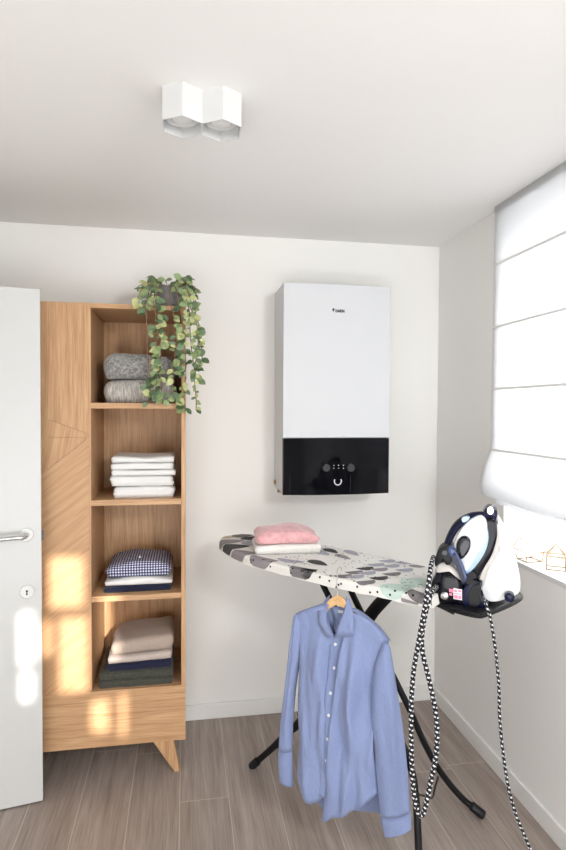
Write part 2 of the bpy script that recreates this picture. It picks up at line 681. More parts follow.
# ------------------------------------------------------------------ the room
RH = 2.5
XL, YF = -1.43, -4.25
XW = XR
WIN_Y0, WIN_Y1, WIN_Z0, WIN_Z1, WIN_X = -0.676, -1.48, 0.98, 2.47, XR + 0.2
struct(box('floor', (XL - 0.1, YF - 0.1, -0.1), (XR + 0.3, 0.12, 0.0), MAT['floor']))
struct(box('ceiling', (XL - 0.1, YF - 0.1, RH), (XR + 0.3, 0.12, RH + 0.1), MAT['ceiling']))
struct(box('wall_back', (XL - 0.1, 0.0, 0.0), (XR + 0.3, 0.12, RH), MAT['wall']))
struct(box('wall_left', (XL - 0.1, YF, 0.0), (XL, 0.0, RH), MAT['wall']))
b = MB()
b.box((XW, WIN_Y0, 0), (XW + 0.28, 0, RH))
b.box((XW, YF, 0), (XW + 0.28, WIN_Y1, RH))
b.box((XW, WIN_Y1, 0), (XW + 0.28, WIN_Y0, WIN_Z0 - 0.02))
b.box((XW, WIN_Y1, WIN_Z1), (XW + 0.28, WIN_Y0, RH))
struct(b.build('wall_right', MAT['wall'], smooth=False))
sill = struct(box('trim_1', (XW - 0.004, WIN_Y1, WIN_Z0 - 0.02), (WIN_X + 0.05, WIN_Y0, WIN_Z0), MAT['white'], bevel=0.002), 'white window sill')
# window frame in the recess
w1 = struct(thing('window_1', '', '', (WIN_X, (WIN_Y0 + WIN_Y1) / 2, WIN_Z0)))
del w1['label'], w1['category']
b = MB()
fw = 0.035
b.box((WIN_X, WIN_Y0 - fw, WIN_Z0), (WIN_X + 0.06, WIN_Y0, WIN_Z1))
b.box((WIN_X, WIN_Y1, WIN_Z0), (WIN_X + 0.06, WIN_Y1 + fw, WIN_Z1))
b.box((WIN_X, WIN_Y1 + fw, WIN_Z0), (WIN_X + 0.06, WIN_Y0 - fw, WIN_Z0 + fw))
b.box((WIN_X, WIN_Y1 + fw, WIN_Z1 - fw), (WIN_X + 0.06, WIN_Y0 - fw, WIN_Z1))
ym = (WIN_Y0 + WIN_Y1) / 2
b.build('window_frame', MAT['white'], w1, smooth=False, bevel=0.003)
b = MB()
b.box((WIN_X + 0.028, WIN_Y1 + fw, WIN_Z0 + fw), (WIN_X + 0.032, WIN_Y0 - fw, WIN_Z1 - fw))
b.build('window_pane', MAT['pane'], w1, smooth=False)


# front wall behind the camera: slots added to shape the low sun into patches on cabinet and door
def sun_back(P):
    t = (YF - P[1]) / SUN_D.y
    return (P[0] + SUN_D.x * t, P[2] + SUN_D.z * t)


holes = []
YC = -0.435
for (x0, y0, x1, y1, Y) in [(50, 557, 84, 606, YC), (60, 618, 88, 690, YC), (43, 620, 52, 655, YC), (92, 700, 110, 731, YC), (120, 694, 127, 735, YC), (101, 592, 121, 660, YC),
                            (20, 612, 34, 664, -0.535), (21, 672, 34, 700, -0.535)]:
    A, B_ = atY(x0, y0, Y), atY(x1, y1, Y)
    a, c = sun_back(A), sun_back(B_)
    holes.append((a[0], c[0], c[1], a[1]))
xs = sorted({round(v, 4) for h in holes for v in h[:2]} | {XL, XR + 0.28})
zs = sorted({round(v, 4) for h in holes for v in h[2:]} | {0.0, RH})
b = MB()
for i in range(len(xs) - 1):
    for j in range(len(zs) - 1):
        cx, cz = (xs[i] + xs[i + 1]) / 2, (zs[j] + zs[j + 1]) / 2
        if any(h[0] < cx < h[1] and h[2] < cz < h[3] for h in holes):
            continue
        b.box((xs[i], YF - 0.02, zs[j]), (xs[i + 1], YF, zs[j + 1]))
struct(b.build('wall_front', MAT['wall'], smooth=False))

# baseboards
BH, BT = 0.08, 0.014


def skirting(name, lo, hi):
    return struct(box(name, lo, hi, MAT['trim'], bevel=0.004))


skirting('baseboard_back', (XL, -BT, 0), (XR, 0, BH))
skirting('baseboard_right', (XR - BT, YF, 0), (XR, -BT, BH))
skirting('baseboard_left', (XL, YF, 0), (XL + BT, -BT, BH))

# the open white door, seen face on at the left
dA, dB = Vector((-1.40, -0.693, 0)), Vector((-0.566, -0.532, 0))
ang = math.atan2(dB.y - dA.y, dB.x - dA.x)
door = struct(thing('door_1', '', '', (dA.x, dA.y, 0), ang))
door['label'] = 'open plain white door with lever handle'
del door['category']
DL = (dB - dA).length
dx_, dn_ = (dB - dA).normalized(), Vector((math.sin(ang), -math.cos(ang), 0))


def dpt(u, w, z):
    return dA + dx_ * u + dn_ * w + Vector((0, 0, z))


b = MB()
b.prism([dpt(0, 0, 0.006), dpt(DL, 0, 0.006), dpt(DL, 0, 2.082), dpt(0, 0, 2.082)], -dn_ * 0.04)
b.build('door_panel', MAT['doorpaint'], door, smooth=False, bevel=0.002)
hp = at(26.5, 534.5, dB, dn_)
kp = at(27, 591.5, dB, dn_)
b = MB()
b.lathe(hp, dn_, [(0, 0.027), (0.006, 0.027), (0.009, 0.024)], 28)
h = b.build('handle_rose', MAT['white'], door)
b = MB()
hb = hp + dn_ * 0.045
pts = [hp, hp + dn_ * 0.035, hb + dn_ * 0.006 - dx_ * 0.012 + Vector((0, 0, -0.001)), hb + dn_ * 0.008 - dx_ * 0.04, hb + dn_ * 0.008 - dx_ * 0.14 + Vector((0, 0, -0.004))]
b.tube(smooth_path(pts, 6), 0.0085, 12)
h = b.build('door_handle', MAT['steel'], door)
h['label'] = 'brushed steel lever handle'
b = MB()
b.lathe(kp, dn_, [(0, 0.027), (0.006, 0.027), (0.009, 0.024)], 28)
ks = b.build('keyhole_plate', MAT['white'], door)
b = MB()
b.lathe(kp + dn_ * 0.0085 + Vector((0, 0, 0.004)), dn_, [(0, 0.0042), (0.001, 0.0042)], 14)
b.prism([kp + dn_ * 0.0085 + dx_ * 0.002, kp + dn_ * 0.0085 + dx_ * 0.003 - Vector((0, 0, 0.012)), kp + dn_ * 0.0085 - dx_ * 0.003 - Vector((0, 0, 0.012)), kp + dn_ * 0.0085 - dx_ * 0.002], dn_ * 0.001)
b.build('keyhole', MAT['black'], ks, smooth=False)
b = MB()
lp = dpt(DL, -0.02, hp.z - 0.01)
b.prism([lp - dn_ * 0.009 + Vector((0, 0, -0.018)), lp + dn_ * 0.009 + Vector((0, 0, -0.018)), lp + dn_ * 0.009 + Vector((0, 0, 0.018)), lp - dn_ * 0.009 + Vector((0, 0, 0.018))], dx_ * 0.008)
b.build('latch_bolt', MAT['greyknob'], door, smooth=False)

# ------------------------------------------------------------------ roman blind
BX = XR - 0.034
blind = thing('roman_blind', 'white translucent roman blind hanging over the window, its hem bunched', 'blind', (BX, -1.25, RH))
BY0, BY1 = -0.622, -1.62
b = MB()
prof = [(BX, RH - 0.001), (BX, 2.25), (BX - 0.003, 2.244), (BX, 2.238), (BX, 1.98), (BX - 0.003, 1.972), (BX, 1.964), (BX, 1.71),
        (BX - 0.003, 1.703), (BX - 0.001, 1.696), (BX - 0.002, 1.45), (BX - 0.004, 1.436), (BX - 0.012, 1.42), (BX - 0.03, 1.37), (BX - 0.043, 1.31),
        (BX - 0.046, 1.27), (BX - 0.036, 1.235), (BX - 0.014, 1.222), (BX + 0.002, 1.24), (BX + 0.008, 1.30)]
ny = 40


def bl(i, j):
    x, z = prof[j]
    y = BY0 + (BY1 - BY0) * i / ny
    lo = max(0, (1.44 - z) / 0.22) if z < 1.44 else 0
    return (x + 0.004 * lo * math.sin(y * 14), y + (0.012 * lo if i == 0 else 0), z + 0.004 * lo * math.sin(y * 9 + 1) - 0.0)


v = [bl(i, j) for j in range(len(prof)) for i in range(ny + 1)]
f = [(j * (ny + 1) + i, j * (ny + 1) + i + 1, (j + 1) * (ny + 1) + i + 1, (j + 1) * (ny + 1) + i) for j in range(len(prof) - 1) for i in range(ny)]
b.add(v, f)
b.build('blind_fabric', MAT['blind'], blind, solid=0.0012)
b = MB()
prof2 = [(BX + 0.008, 1.27), (BX + 0.002, 1.245), (BX - 0.008, 1.225), (BX - 0.01, 1.205), (BX + 0.004, 1.2), (BX + 0.008, 1.22)]
v = [(x, BY0 - 0.06 + (BY1 - BY0 + 0.06) * i / ny + 0.0, z + 0.003 * math.sin(i * 0.5)) for (x, z) in prof2 for i in range(ny + 1)]
f = [(j * (ny + 1) + i, j * (ny + 1) + i + 1, (j + 1) * (ny + 1) + i + 1, (j + 1) * (ny + 1) + i) for j in range(len(prof2) - 1) for i in range(ny)]
b.add(v, f)
b.build('blind_hem', MAT['blind'], blind, solid=0.0012)
box('headrail', (BX + 0.003, BY1, RH - 0.035), (XR - 0.002, BY0, RH - 0.0005), MAT['fixture'], blind)
for z in (2.244, 1.972, 1.703, 1.436):
    b = MB()
    b.tube([(BX + 0.006, BY0 - 0.002, z), (BX + 0.006, BY1 + 0.002, z)], 0.0035, 8)
    b.build('blind_rod', MAT['fixture'], blind)
    b = MB()
    b.box((BX - 0.0062, BY1 + 0.002, z - 0.005), (BX - 0.0036, BY0 - 0.001, z + 0.005))
    b.build('blind_seam', MAT['whitecotton'], blind, smooth=False, bevel=0.001)

# ------------------------------------------------------------------ cabinet
CX0, CX1, CYF, CYB = -0.80, 0.008, -0.435, -0.016
CZ0, CZ1 = 0.150, 2.052
T = 0.019
cab = thing('oak_cabinet', 'tall oak cabinet with four open shelves and a drawer against the back wall', 'cabinet', ((CX0 + CX1) / 2, (CYF + CYB) / 2, 0))
DIV0, DIV1 = -0.407, -0.388   # divider between the closed door and the open shelves
box('side_panel', (CX1 - T, CYF, CZ0 + 0.24), (CX1, CYB, CZ1), MAT['wood_v'], cab, bevel=0.0012)
box('side_panel', (CX0, CYF, CZ0 + 0.24), (CX0 + T, CYB, CZ1), MAT['wood_v'], cab, bevel=0.0012)
box('top_panel', (CX0 + T, CYF, CZ1 - 0.020), (CX1 - T, CYB, CZ1), MAT['wood_h'], cab, bevel=0.0012)
box('divider', (DIV0, CYF, 0.398), (DIV1, CYB - 0.012, CZ1 - 0.020), MAT['wood_v'], cab, bevel=0.0012)
box('back_panel', (CX0 + T, CYB - 0.012, CZ0 + 0.24), (CX1 - T, CYB, CZ1 - 0.020), MAT['wood_v'], cab)
SH = [1.632, 1.217, 0.804]
for z in SH:
    box('shelf', (DIV1, CYF + 0.001, z - 0.024), (CX1 - T, CYB - 0.012, z), MAT['wood_h'], cab, bevel=0.001)
CB = 0.394
box('bottom_panel', (CX0 + T, CYF, CB - 0.018), (CX1 - T, CYB - 0.012, CB), MAT['wood_h'], cab)
box('base_carcass', (CX0, CYF + 0.02, CZ0), (CX1, CYB, CB - 0.018), MAT['wood_h'], cab, bevel=0.001)
box('drawer', (CX0, CYF - 0.001, CZ0), (CX1, CYF + 0.019, CB - 0.003), MAT['wood_h'], cab, bevel=0.0015)
# marquetry door: veneer regions with their own grain direction
DX0, DX1, DZ0, DZ1 = CX0 + 0.002, DIV0 + 0.012, CB + 0.0, CZ1 - 0.001
pj = atY(88.5, 436.5, CYF)
pl = (DX0, atY(42, 487, CYF).z - (atY(88.5, 436.5, CYF).z - atY(42, 473, CYF).z) / (88.5 - 42) * 46 * 0.45)
slope = (pj.z - atY(43, 472, CYF).z) / (pj.x - atY(43, 472, CYF).x)
zj = 1.487
zdl = zj - slope * (DX1 - DX0)
u0z = 1.655
regs = [([(DX0, u0z), (DX1, zj + 0.012), (DX1, DZ1), (DX0, DZ1)], 0),
        ([(DX0, zj), (DX1, zj), (DX1, zj + 0.0112), (DX0, u0z - 0.0008)], 2),
        ([(DX0, zdl + 0.0008), (DX1 - 0.001, zj - 0.001), (DX0, zj - 0.001)], 2),
        ([(DX0, DZ0), (DX1, DZ0), (DX1, zj - 0.002), (DX0, zdl - 0.001)], 1)]
b = MB()
for poly, mi in regs:
    b.prism([(x, CYF - 0.002, z) for x, z in poly], (0, 0.0195, 0), mi)
b.build('door', [MAT['wood_v'], MAT['wood_d'], MAT['wood_d2']], cab, smooth=False)


def cab_leg(sx, x_in, front):
    y0, y1 = (CYF + 0.012, CYF + 0.045) if front else (CYB - 0.045, CYB - 0.012)
    b = MB()
    top = [(x_in, CZ0 + 0.004), (x_in + sx * 0.092, CZ0 + 0.004), (x_in + sx * 0.122, 0.0), (x_in + sx * 0.098, 0.0)]
    b.prism([(x, y0, z) for x, z in top], (0, y1 - y0, 0))
    return b.build('leg', MAT['wood_v'], cab, smooth=False, bevel=0.002)


for fr in (True, False):
    cab_leg(1, -0.138, fr)
    cab_leg(-1, CX0 + 0.146, fr)


# ------------------------------------------------------------------ folded textiles
def folded(name, label, cat, cx, cy, z0, w, d, h, mat, layers=1, rz=0.0, r=None, seed=0, sag=0.0, lump=0.004, group=None, wave=0.0, tilt=0.0, btilt=0.0, slump=0.0, groove=0.006, parts=None):
    """a folded cloth: rounded block with the fold lines pressed into its front and sides"""
    nx, ny_, nzc = 28, 18, max(6, 5 * layers)
    r = min(r or h * 0.45, h * 0.49)
    verts, faces, idx, uvs = [], [], {}, []

    def key(i, j, k):
        if (i, j, k) in idx:
            return idx[(i, j, k)]
        p = Vector((-w / 2 + w * i / nx, -d / 2 + d * j / ny_, h * k / nzc))
        q = Vector((max(-w / 2 + r, min(w / 2 - r, p.x)), max(-d / 2 + r, min(d / 2 - r, p.y)), max(r, min(h - r, p.z))))
        dv = p - q
        if dv.length > 1e-7:
            p = q + dv.normalized() * r * (0.86 + 0.14 * 1)
        # fold lines
        t = (k / nzc) * layers
        if layers > 1:
            g = math.exp(-((t - round(t)) / 0.14) ** 2) if 0.4 < t < layers - 0.4 else 0
            if j in (0, ny_) or i in (0, nx):
                sgn = Vector(((i == nx) - (i == 0), (j == ny_) - (j == 0), 0))
                p -= sgn * groove * g
        n = Vector((nz3(p, 14, seed), nz3(p, 14, seed + 5), nz3(p, 12, seed + 9)))
        lay = math.floor(min(t, layers - 1e-4))
        jx = (random.Random(seed * 31 + lay).random() - 0.5) * 0.012 if layers > 1 else 0
        p += n * lump
        p.x += jx * (1 if 0.05 < k / nzc < 0.98 else 0.8)
        f_ = k / nzc
        p.z += f_ * (wave * math.sin(p.x / w * 5 + seed) + tilt * p.x - slump * ((p.x / (w / 2)) ** 2) - sag * math.exp(-(p.x / (w * 0.3)) ** 2))
        p.z = (max(p.z, 0.0) if k else 0.0) + btilt * p.x
        idx[(i, j, k)] = len(verts)
        verts.append(p)
        uvs.append((p.x, p.y * 0.55 + p.z))
        return idx[(i, j, k)]

    for i in range(nx):
        for j in range(ny_):
            faces.append((key(i, j, 0), key(i, j + 1, 0), key(i + 1, j + 1, 0), key(i + 1, j, 0)))
            faces.append((key(i, j, nzc), key(i + 1, j, nzc), key(i + 1, j + 1, nzc), key(i, j + 1, nzc)))
    for i in range(nx):
        for k in range(nzc):
            faces.append((key(i, 0, k), key(i + 1, 0, k), key(i + 1, 0, k + 1), key(i, 0, k + 1)))
            faces.append((key(i, ny_, k), key(i, ny_, k + 1), key(i + 1, ny_, k + 1), key(i + 1, ny_, k)))
    for j in range(ny_):
        for k in range(nzc):
            faces.append((key(0, j, k), key(0, j, k + 1), key(0, j + 1, k + 1), key(0, j + 1, k)))
            faces.append((key(nx, j, k), key(nx, j + 1, k), key(nx, j + 1, k + 1), key(nx, j, k + 1)))
    me = bpy.data.meshes.new(name)
    me.from_pydata([tuple(v) for v in verts], [], faces)
    lay = me.uv_layers.new(name='UVMap')
    for p in me.polygons:
        for li, vi in zip(p.loop_indices, p.vertices):
            lay.data[li].uv = uvs[vi]
    me.materials.append(mat)
    me.shade_smooth()
    o = link(name, me)
    o.location = (cx, cy, z0)
    o.rotation_euler = (0, 0, rz)
    tag(o, label, cat, group)
    return o


def shelf_span(xl, xr, y):
    a, c = atY(xl, y, CYF + 0.05), atY(xr, y, CYF + 0.05)
    return (a.x + c.x) / 2, c.x - a.x


G1 = 'folded blankets on the top shelf'
cx, w = shelf_span(103.5, 174, 400)
folded('folded_blanket', 'light grey ribbed knit blanket folded on top oak shelf, the lower one', 'blanket', cx, -0.235, SH[0], w + 0.01, 0.31, 0.105, MAT['knit'], 1, seed=1, lump=0.006, group=G1)
folded('folded_blanket', 'dark grey fluffy wool blanket folded on top of the ribbed knit one', 'blanket', cx + 0.002, -0.235, SH[0] + 0.109, w + 0.012, 0.31, 0.105, MAT['greywool'], 1, seed=2, lump=0.010, group=G1, wave=0.005)
G2 = 'white towels on the second shelf'
cx, w = shelf_span(111, 174.5, 490)
names = ['bottom one of the five stacked', 'second from the bottom of the five stacked', 'middle one of the five stacked', 'second from the top of the five stacked', 'topmost of the five stacked']
hs = [0.052, 0.047, 0.026, 0.031, 0.030]
z = SH[1]
for k in range(5):
    folded('folded_towel', 'white folded towel on the second shelf, ' + names[k], 'towel', cx + [0.002, -0.004, 0.002, -0.003, 0.0][k], -0.255 + [0, .004, -.004, .003, 0][k], z,
           w + [-0.004, 0.004, 0.004, 0.0, 0.0][k], 0.27, hs[k] - 0.0025, MAT['towel'], 2 if k < 2 else 1, seed=10 + k, lump=0.003, group=G2, sag=0.006 if k == 4 else 0, groove=0.003)
    z += hs[k]
cx, w = shelf_span(103, 172, 590)
G3 = 'folded shirts on the third shelf'
folded('folded_sweater', 'dark navy folded garment lying directly on the third shelf', 'folded clothes', cx, -0.25, SH[2], w - 0.004, 0.29, 0.030, MAT['navywool'], 1, seed=20, group=G3, slump=0.008)
folded('folded_shirt', 'plain white folded shirt between gingham shirt and navy garment', 'folded clothes', cx + 0.004, -0.25, SH[2] + 0.031, w - 0.004, 0.285, 0.028, MAT['whitecotton'], 1, seed=21, group=G3, slump=0.012)
gs = folded('gingham_shirt', 'navy and white gingham checked shirt folded on top on third shelf', 'folded clothes', cx + 0.003, -0.245, SH[2] + 0.062, w - 0.014, 0.27, 0.066, MAT['gingham'], 1, seed=22, group=G3, slump=0.022, lump=0.007)
b = MB()
for k in range(3):
    gp = Vector((cx + 0.003, -0.352 + k * 0.02, SH[2] + 0.112 + k * 0.010))
    b.lathe(gp, (0, -0.8, 0.6), [(0, 0.0045), (0.002, 0.0045)], 12)
gb = b.build('button', MAT['button'])
gb.parent = gs
gb.location = -Vector(gs.location)
cx, w = shelf_span(101, 174, 680)
G4 = 'folded knitwear on the bottom shelf'
folded('folded_sweater', 'dark grey green wool sweater lying at the bottom of lowest pile', 'folded clothes', cx - 0.006, -0.262, CB, w + 0.004, 0.31, 0.034, MAT['olive'], 1, seed=30, group=G4)
folded('folded_sweater', 'dark grey green wool sweater second from bottom, under the navy one', 'folded clothes', cx - 0.005, -0.262, CB + 0.036, w + 0.004, 0.31, 0.032, MAT['olive'], 1, seed=31, group=G4)
folded('folded_sweater', 'navy blue sweater in the middle of the lowest shelf pile', 'folded clothes', cx + 0.010, -0.267, CB + 0.070, w - 0.034, 0.29, 0.034, MAT['navywool'], 1, seed=32, group=G4, tilt=0.03)
folded('folded_sweater', 'pale beige thin sweater just under the topmost taupe knit one', 'folded clothes', cx + 0.010, -0.268, CB + 0.109, w - 0.038, 0.29, 0.028, MAT['paleknit'], 1, seed=33, group=G4, tilt=0.015, btilt=0.03)
folded('folded_sweater', 'taupe beige knit sweater topmost of the lowest shelf pile', 'folded clothes', cx + 0.018, -0.262, CB + 0.141, w - 0.040, 0.27, 0.058, MAT['beige'], 1, seed=34, group=G4, tilt=0.08, btilt=0.045, lump=0.006, wave=0.004)

# ------------------------------------------------------------------ trailing plant
PX, PY, PZ = -0.068, -0.31, CZ1
plant = thing('trailing_plant', 'trailing green plant in a grey pot on top of the oak cabinet', 'plant', (PX, PY, PZ))
b = MB()
b.lathe((PX, PY, PZ), (0, 0, 1), [(0, 0.047), (0.004, 0.052), (0.06, 0.060), (0.098, 0.064), (0.1, 0.061), (0.09, 0.056)], 28, cap1=False)
b.build('pot', MAT['pot'], plant)
b = MB()
b.lathe((PX, PY, PZ + 0.088), (0, 0, 1), [(0, 0.0575), (0.004, 0.03), (0.006, 0.004)], 20)
b.build('soil', MAT['soil'], plant)
leaf, vine = MB(), MB()


def add_leaf(P, direction, size, mi, up):
    D = Vector(direction).normalized()
    U = Vector(up)
    S = D.cross(U)
    if S.length < 1e-3:
        S = D.cross(Vector((1, 0, 0.2)))
    S.normalize()
    N = S.cross(D)
    L, Wd = size, size * random.uniform(0.62, 0.8)
    v = []
    for t, wv, dz in [(0, 0.0, 0), (0.2, 0.34, 0.02), (0.5, 0.5, 0.05), (0.8, 0.34, 0.03), (1.0, 0.0, -0.04)]:
        if wv == 0:
            v.append(P + D * L * t + N * L * dz)
        else:
            v += [P + D * L * t + S * Wd * wv + N * L * (dz + 0.07), P + D * L * t + N * L * dz, P + D * L * t - S * Wd * wv + N * L * (dz + 0.07)]
    f = [(0, 1, 2), (0, 2, 3), (1, 4, 5, 2), (2, 5, 6, 3), (4, 7, 8, 5), (5, 8, 9, 6), (7, 10, 8), (8, 10, 9)]
    leaf.add(v, f, mi)


def pick(pale):
    return random.choices([0, 1, 2, 3], [0.35 * (1 - pale) + 0.05, 0.3 + pale * 0.3, 0.1 + pale * 0.35, 0.3 * (1 - pale) + 0.05])[0]


def ray_to_pot(p):
    """keeps the bare front of the pot free of leaves"""
    return p.y < PY and abs(p.x - PX - 0.004) < 0.052 and PZ - 0.02 < p.z < PZ + 0.112


def vine_run(pts, dens, size, pale, bare=None, r=0.0022):
    path = smooth_path(pts, 10)
    path = [p + Vector((nz3(p, 20, 3), nz3(p, 20, 8), 0)) * 0.006 for p in path]
    vine.tube(path, r, 6)
    tot = sum((path[i + 1] - path[i]).length for i in range(len(path) - 1))
    n = int(tot * dens * 0.52)
    for k in range(n):
        t = (k + random.random() * 0.6) / n
        if bare and bare[0] < t < bare[1] and random.random() > 0.08:
            continue
        i = min(int(t * (len(path) - 1)), len(path) - 2)
        p = path[i].lerp(path[i + 1], t * (len(path) - 1) - i)
        q_ = ray_to_pot(p)
        if q_ and random.random() < 0.93:
            continue
        a = random.uniform(0, 2 * PI)
        dr = Vector((math.cos(a) * 0.9, -abs(math.sin(a)) * 0.55 + 0.1, random.uniform(-0.9, 0.25)))
        add_leaf(p, dr, size * random.uniform(0.75, 1.2), pick(pale), (random.uniform(-.5, .5), -1, random.uniform(0.0, 0.9)))


YH = CYF - 0.035


def hang(px_list, Y=YH, dens=130, size=0.037, pale=0.4, bare=None, lead=True):
    pts = [atY(x, y, Y + (0.012 * math.sin(k * 1.7))) for k, (x, y) in enumerate(px_list)]
    if lead:
        pts = [Vector((PX + (pts[0].x - PX) * 0.4, PY - 0.03, PZ + 0.108)), Vector((pts[0].x * 0.75 + PX * 0.25, (PY + Y) / 2 - 0.02, PZ + 0.085))] + pts
    vine_run(pts, dens, size, pale, bare)


hang([(146, 305), (147.5, 335), (148, 360), (150, 385), (148, 404)], dens=125, pale=0.35, bare=(0.38, 0.74))
hang([(156, 300), (159, 325), (161, 350), (160, 375), (163, 402)], dens=180, pale=0.5)
hang([(154, 300), (156, 330), (157, 358), (156, 385), (155, 398)], dens=110, pale=0.4)
hang([(170, 300), (176, 330), (174, 360), (172, 385), (176, 400)], dens=150, pale=0.6, bare=(0.8, 0.86))
hang([(178, 298), (183, 330), (186, 360), (185, 388), (185, 411)], dens=170, pale=0.35)
hang([(186, 298), (196, 322), (198, 345), (194, 368), (198, 380)], dens=190, pale=0.45)
hang([(188, 300), (191, 335), (193, 365), (195, 390), (196, 410)], dens=130, pale=0.75, size=0.026)
hang([(190, 296), (200, 330), (202, 350), (201, 366)], dens=110, pale=0.3)
hang([(138, 296), (139, 306)], dens=130, pale=0.9, size=0.03)
for k in range(58):
    a = random.uniform(-0.15 * PI, 1.15 * PI) if k % 4 else random.choice((1.12 * PI, -0.2 * PI)) + random.uniform(-.2, .2)
    el = random.uniform(0.05, 1.0)
    rr = random.uniform(0.07, 0.138)
    top = Vector((PX + math.cos(a) * rr * 1.08, PY + math.sin(a) * rr * 0.8 - 0.01, PZ + 0.075 + el * 0.075 - 0.05 * (rr > 0.11)))
    root = Vector((PX + math.cos(a) * 0.03, PY + math.sin(a) * 0.03, PZ + 0.09))
    mid = root.lerp(top, 0.55) + Vector((0, 0, 0.03))
    vine_run([root, mid, top], 55, 0.036, 0.35 if top.x > PX - 0.06 else 0.6, r=0.0015)
leaf.build('foliage', [MAT['leafA'], MAT['leafB'], MAT['leafC'], MAT['leafD']], plant)
vine.build('vines', MAT['vine'], plant)

# ------------------------------------------------------------------ wall-mounted boiler
BXL, BXR, BYF, BZ0, BZM, BZ1 = 0.465, 1.000, -0.27, 1.194, 1.471, 2.213
boil = thing('wall_boiler', 'white wall-hung boiler with a glossy black control panel', 'boiler', ((BXL + BXR) / 2, 0, BZ0))
box('casing', (BXL + 0.001, BYF + 0.03, BZ0 + 0.012), (BXR - 0.001, 0.0, BZ1 - 0.002), MAT['enamel_side'], boil, bevel=0.003)
b = MB()
b.box((BXL, BYF, BZM + 0.001), (BXR, BYF + 0.0295, BZ1))
b.build('front_cover', MAT['enamel'], boil, smooth=False, bevel=0.004, seg=3)
b = MB()
n = 16
arc = [(BXL + 0.002 + (BXR - BXL - 0.004) * k / n, BZ0 + 0.004 - 0.004 * math.sin(PI * k / n)) for k in range(n + 1)]
b.prism([(x, BYF - 0.001, z) for x, z in [(BXL + 0.002, BZM - 0.001)] + arc + [(BXR - 0.002, BZM - 0.001)]], (0, 0.0305, 0))
pan = b.build('control_panel', MAT['blackglass'], boil, smooth=False, bevel=0.0025)


def bp(px, py, dy=0.0):
    P = atY(px, py, BYF - 0.001)
    return Vector((P.x, BYF - 0.001 - dy, P.z))


for px in (326.3, 350.9):
    b = MB()
    b.lathe(bp(px, 467.8), (0, -1, 0), [(0, 0.019), (0.006, 0.019), (0.008, 0.017)], 28)
    b.build('control_knob', MAT['dialgrey'], pan)
b = MB()
for px in (333.8, 338.5, 343.4):
    b.lathe(bp(px, 465.4), (0, -1, 0), [(0, 0.0022), (0.0006, 0.0022)], 10)
    P = bp(px, 468.2)
    b.box((P.x - 0.003, P.y - 0.0005, P.z - 0.001), (P.x + 0.003, P.y, P.z + 0.001))
b.build('indicator_marks', MAT['glowwhite'], pan)
b = MB()
c0 = bp(337.8, 481.2)
b.tube([c0 + Vector((0.0175 * math.cos(a), -0.0005, 0.0185 * math.sin(a))) for a in [math.radians(150 + 240 * k / 20) for k in range(21)]], 0.0026, 8)
b.build('status_ring', MAT['glowwhite'], pan)
for x0 in (290, 350.5):
    b = MB()
    P0, P1 = bp(x0, 475), bp(x0, 492)
    b.box((P0.x - 0.0006, P0.y - 0.0004, P1.z), (P0.x + 0.0006, P0.y, P0.z))
    b.build('panel_seam', MAT['dialgrey'], pan)
# maker's name with its little triangle mark
b = MB()
P = bp(333.4, 308)
P2 = bp(333.4, 312)
q = [bp(332.2, 308.4), bp(335.0, 308.6), bp(333.0, 312.2)]
b.prism([v + Vector((0, 0, 0)) for v in q], (0, -0.0006, 0))
b.build('logo_mark', MAT['black'], boil, smooth=False)
cu = bpy.data.curves.new('brand', 'FONT')
cu.body = 'DAIKIN'
cu.size = 0.023
cu.extrude = 0.0004
cu.offset = 0.0011
to = bpy.data.objects.new('brand', cu)
COL.objects.link(to)
dg = bpy.context.evaluated_depsgraph_get()
me = bpy.data.meshes.new_from_object(to.evaluated_get(dg))
bpy.data.objects.remove(to)
me.name = 'logo_lettering'
me.materials.clear()
me.materials.append(MAT['black'])
xsx = [v.co.x for v in me.vertices]
tw = bp(344.6, 310).x - bp(335.6, 310).x
sc_ = tw / (max(xsx) - min(xsx))
me.transform(Matrix.Diagonal((sc_, sc_ * 1.4, sc_, 1)))
lt = link('logo_lettering', me, boil)
lt.rotation_euler = (PI / 2, 0, 0)
lt.location = bp(335.4, 312.2) - Vector(boil.location) - Vector((0, 0.0004, 0))
b = MB()
P = atY(275.5, 487, -0.05)
b.lathe((BXL + 0.02, -0.06, BZ0 - 0.012), (0, 0, 1), [(0, 0.011), (0.03, 0.011)], 12)
b.box((BXL - 0.006, -0.07, BZ0 + 0.03), (BXL + 0.004, -0.035, BZ0 + 0.05))
b.build('pipe_stub', MAT['brass'], boil)

# ------------------------------------------------------------------ ceiling spotlight (two joined hexagonal cans)
lx, ly, LZ = 0.050, -1.282, 2.408
lamp = thing('ceiling_spotlight', 'white double hexagonal spotlight fixed to the ceiling', 'ceiling light', (lx, ly, RH))
R = 0.069
lrot = 0.0


def hexpts(cx, cy, r, z):
    return [Vector((cx + r * 0.92 * math.sin(PI / 3 * k), cy - r * math.cos(PI / 3 * k), z)) for k in range(6)]


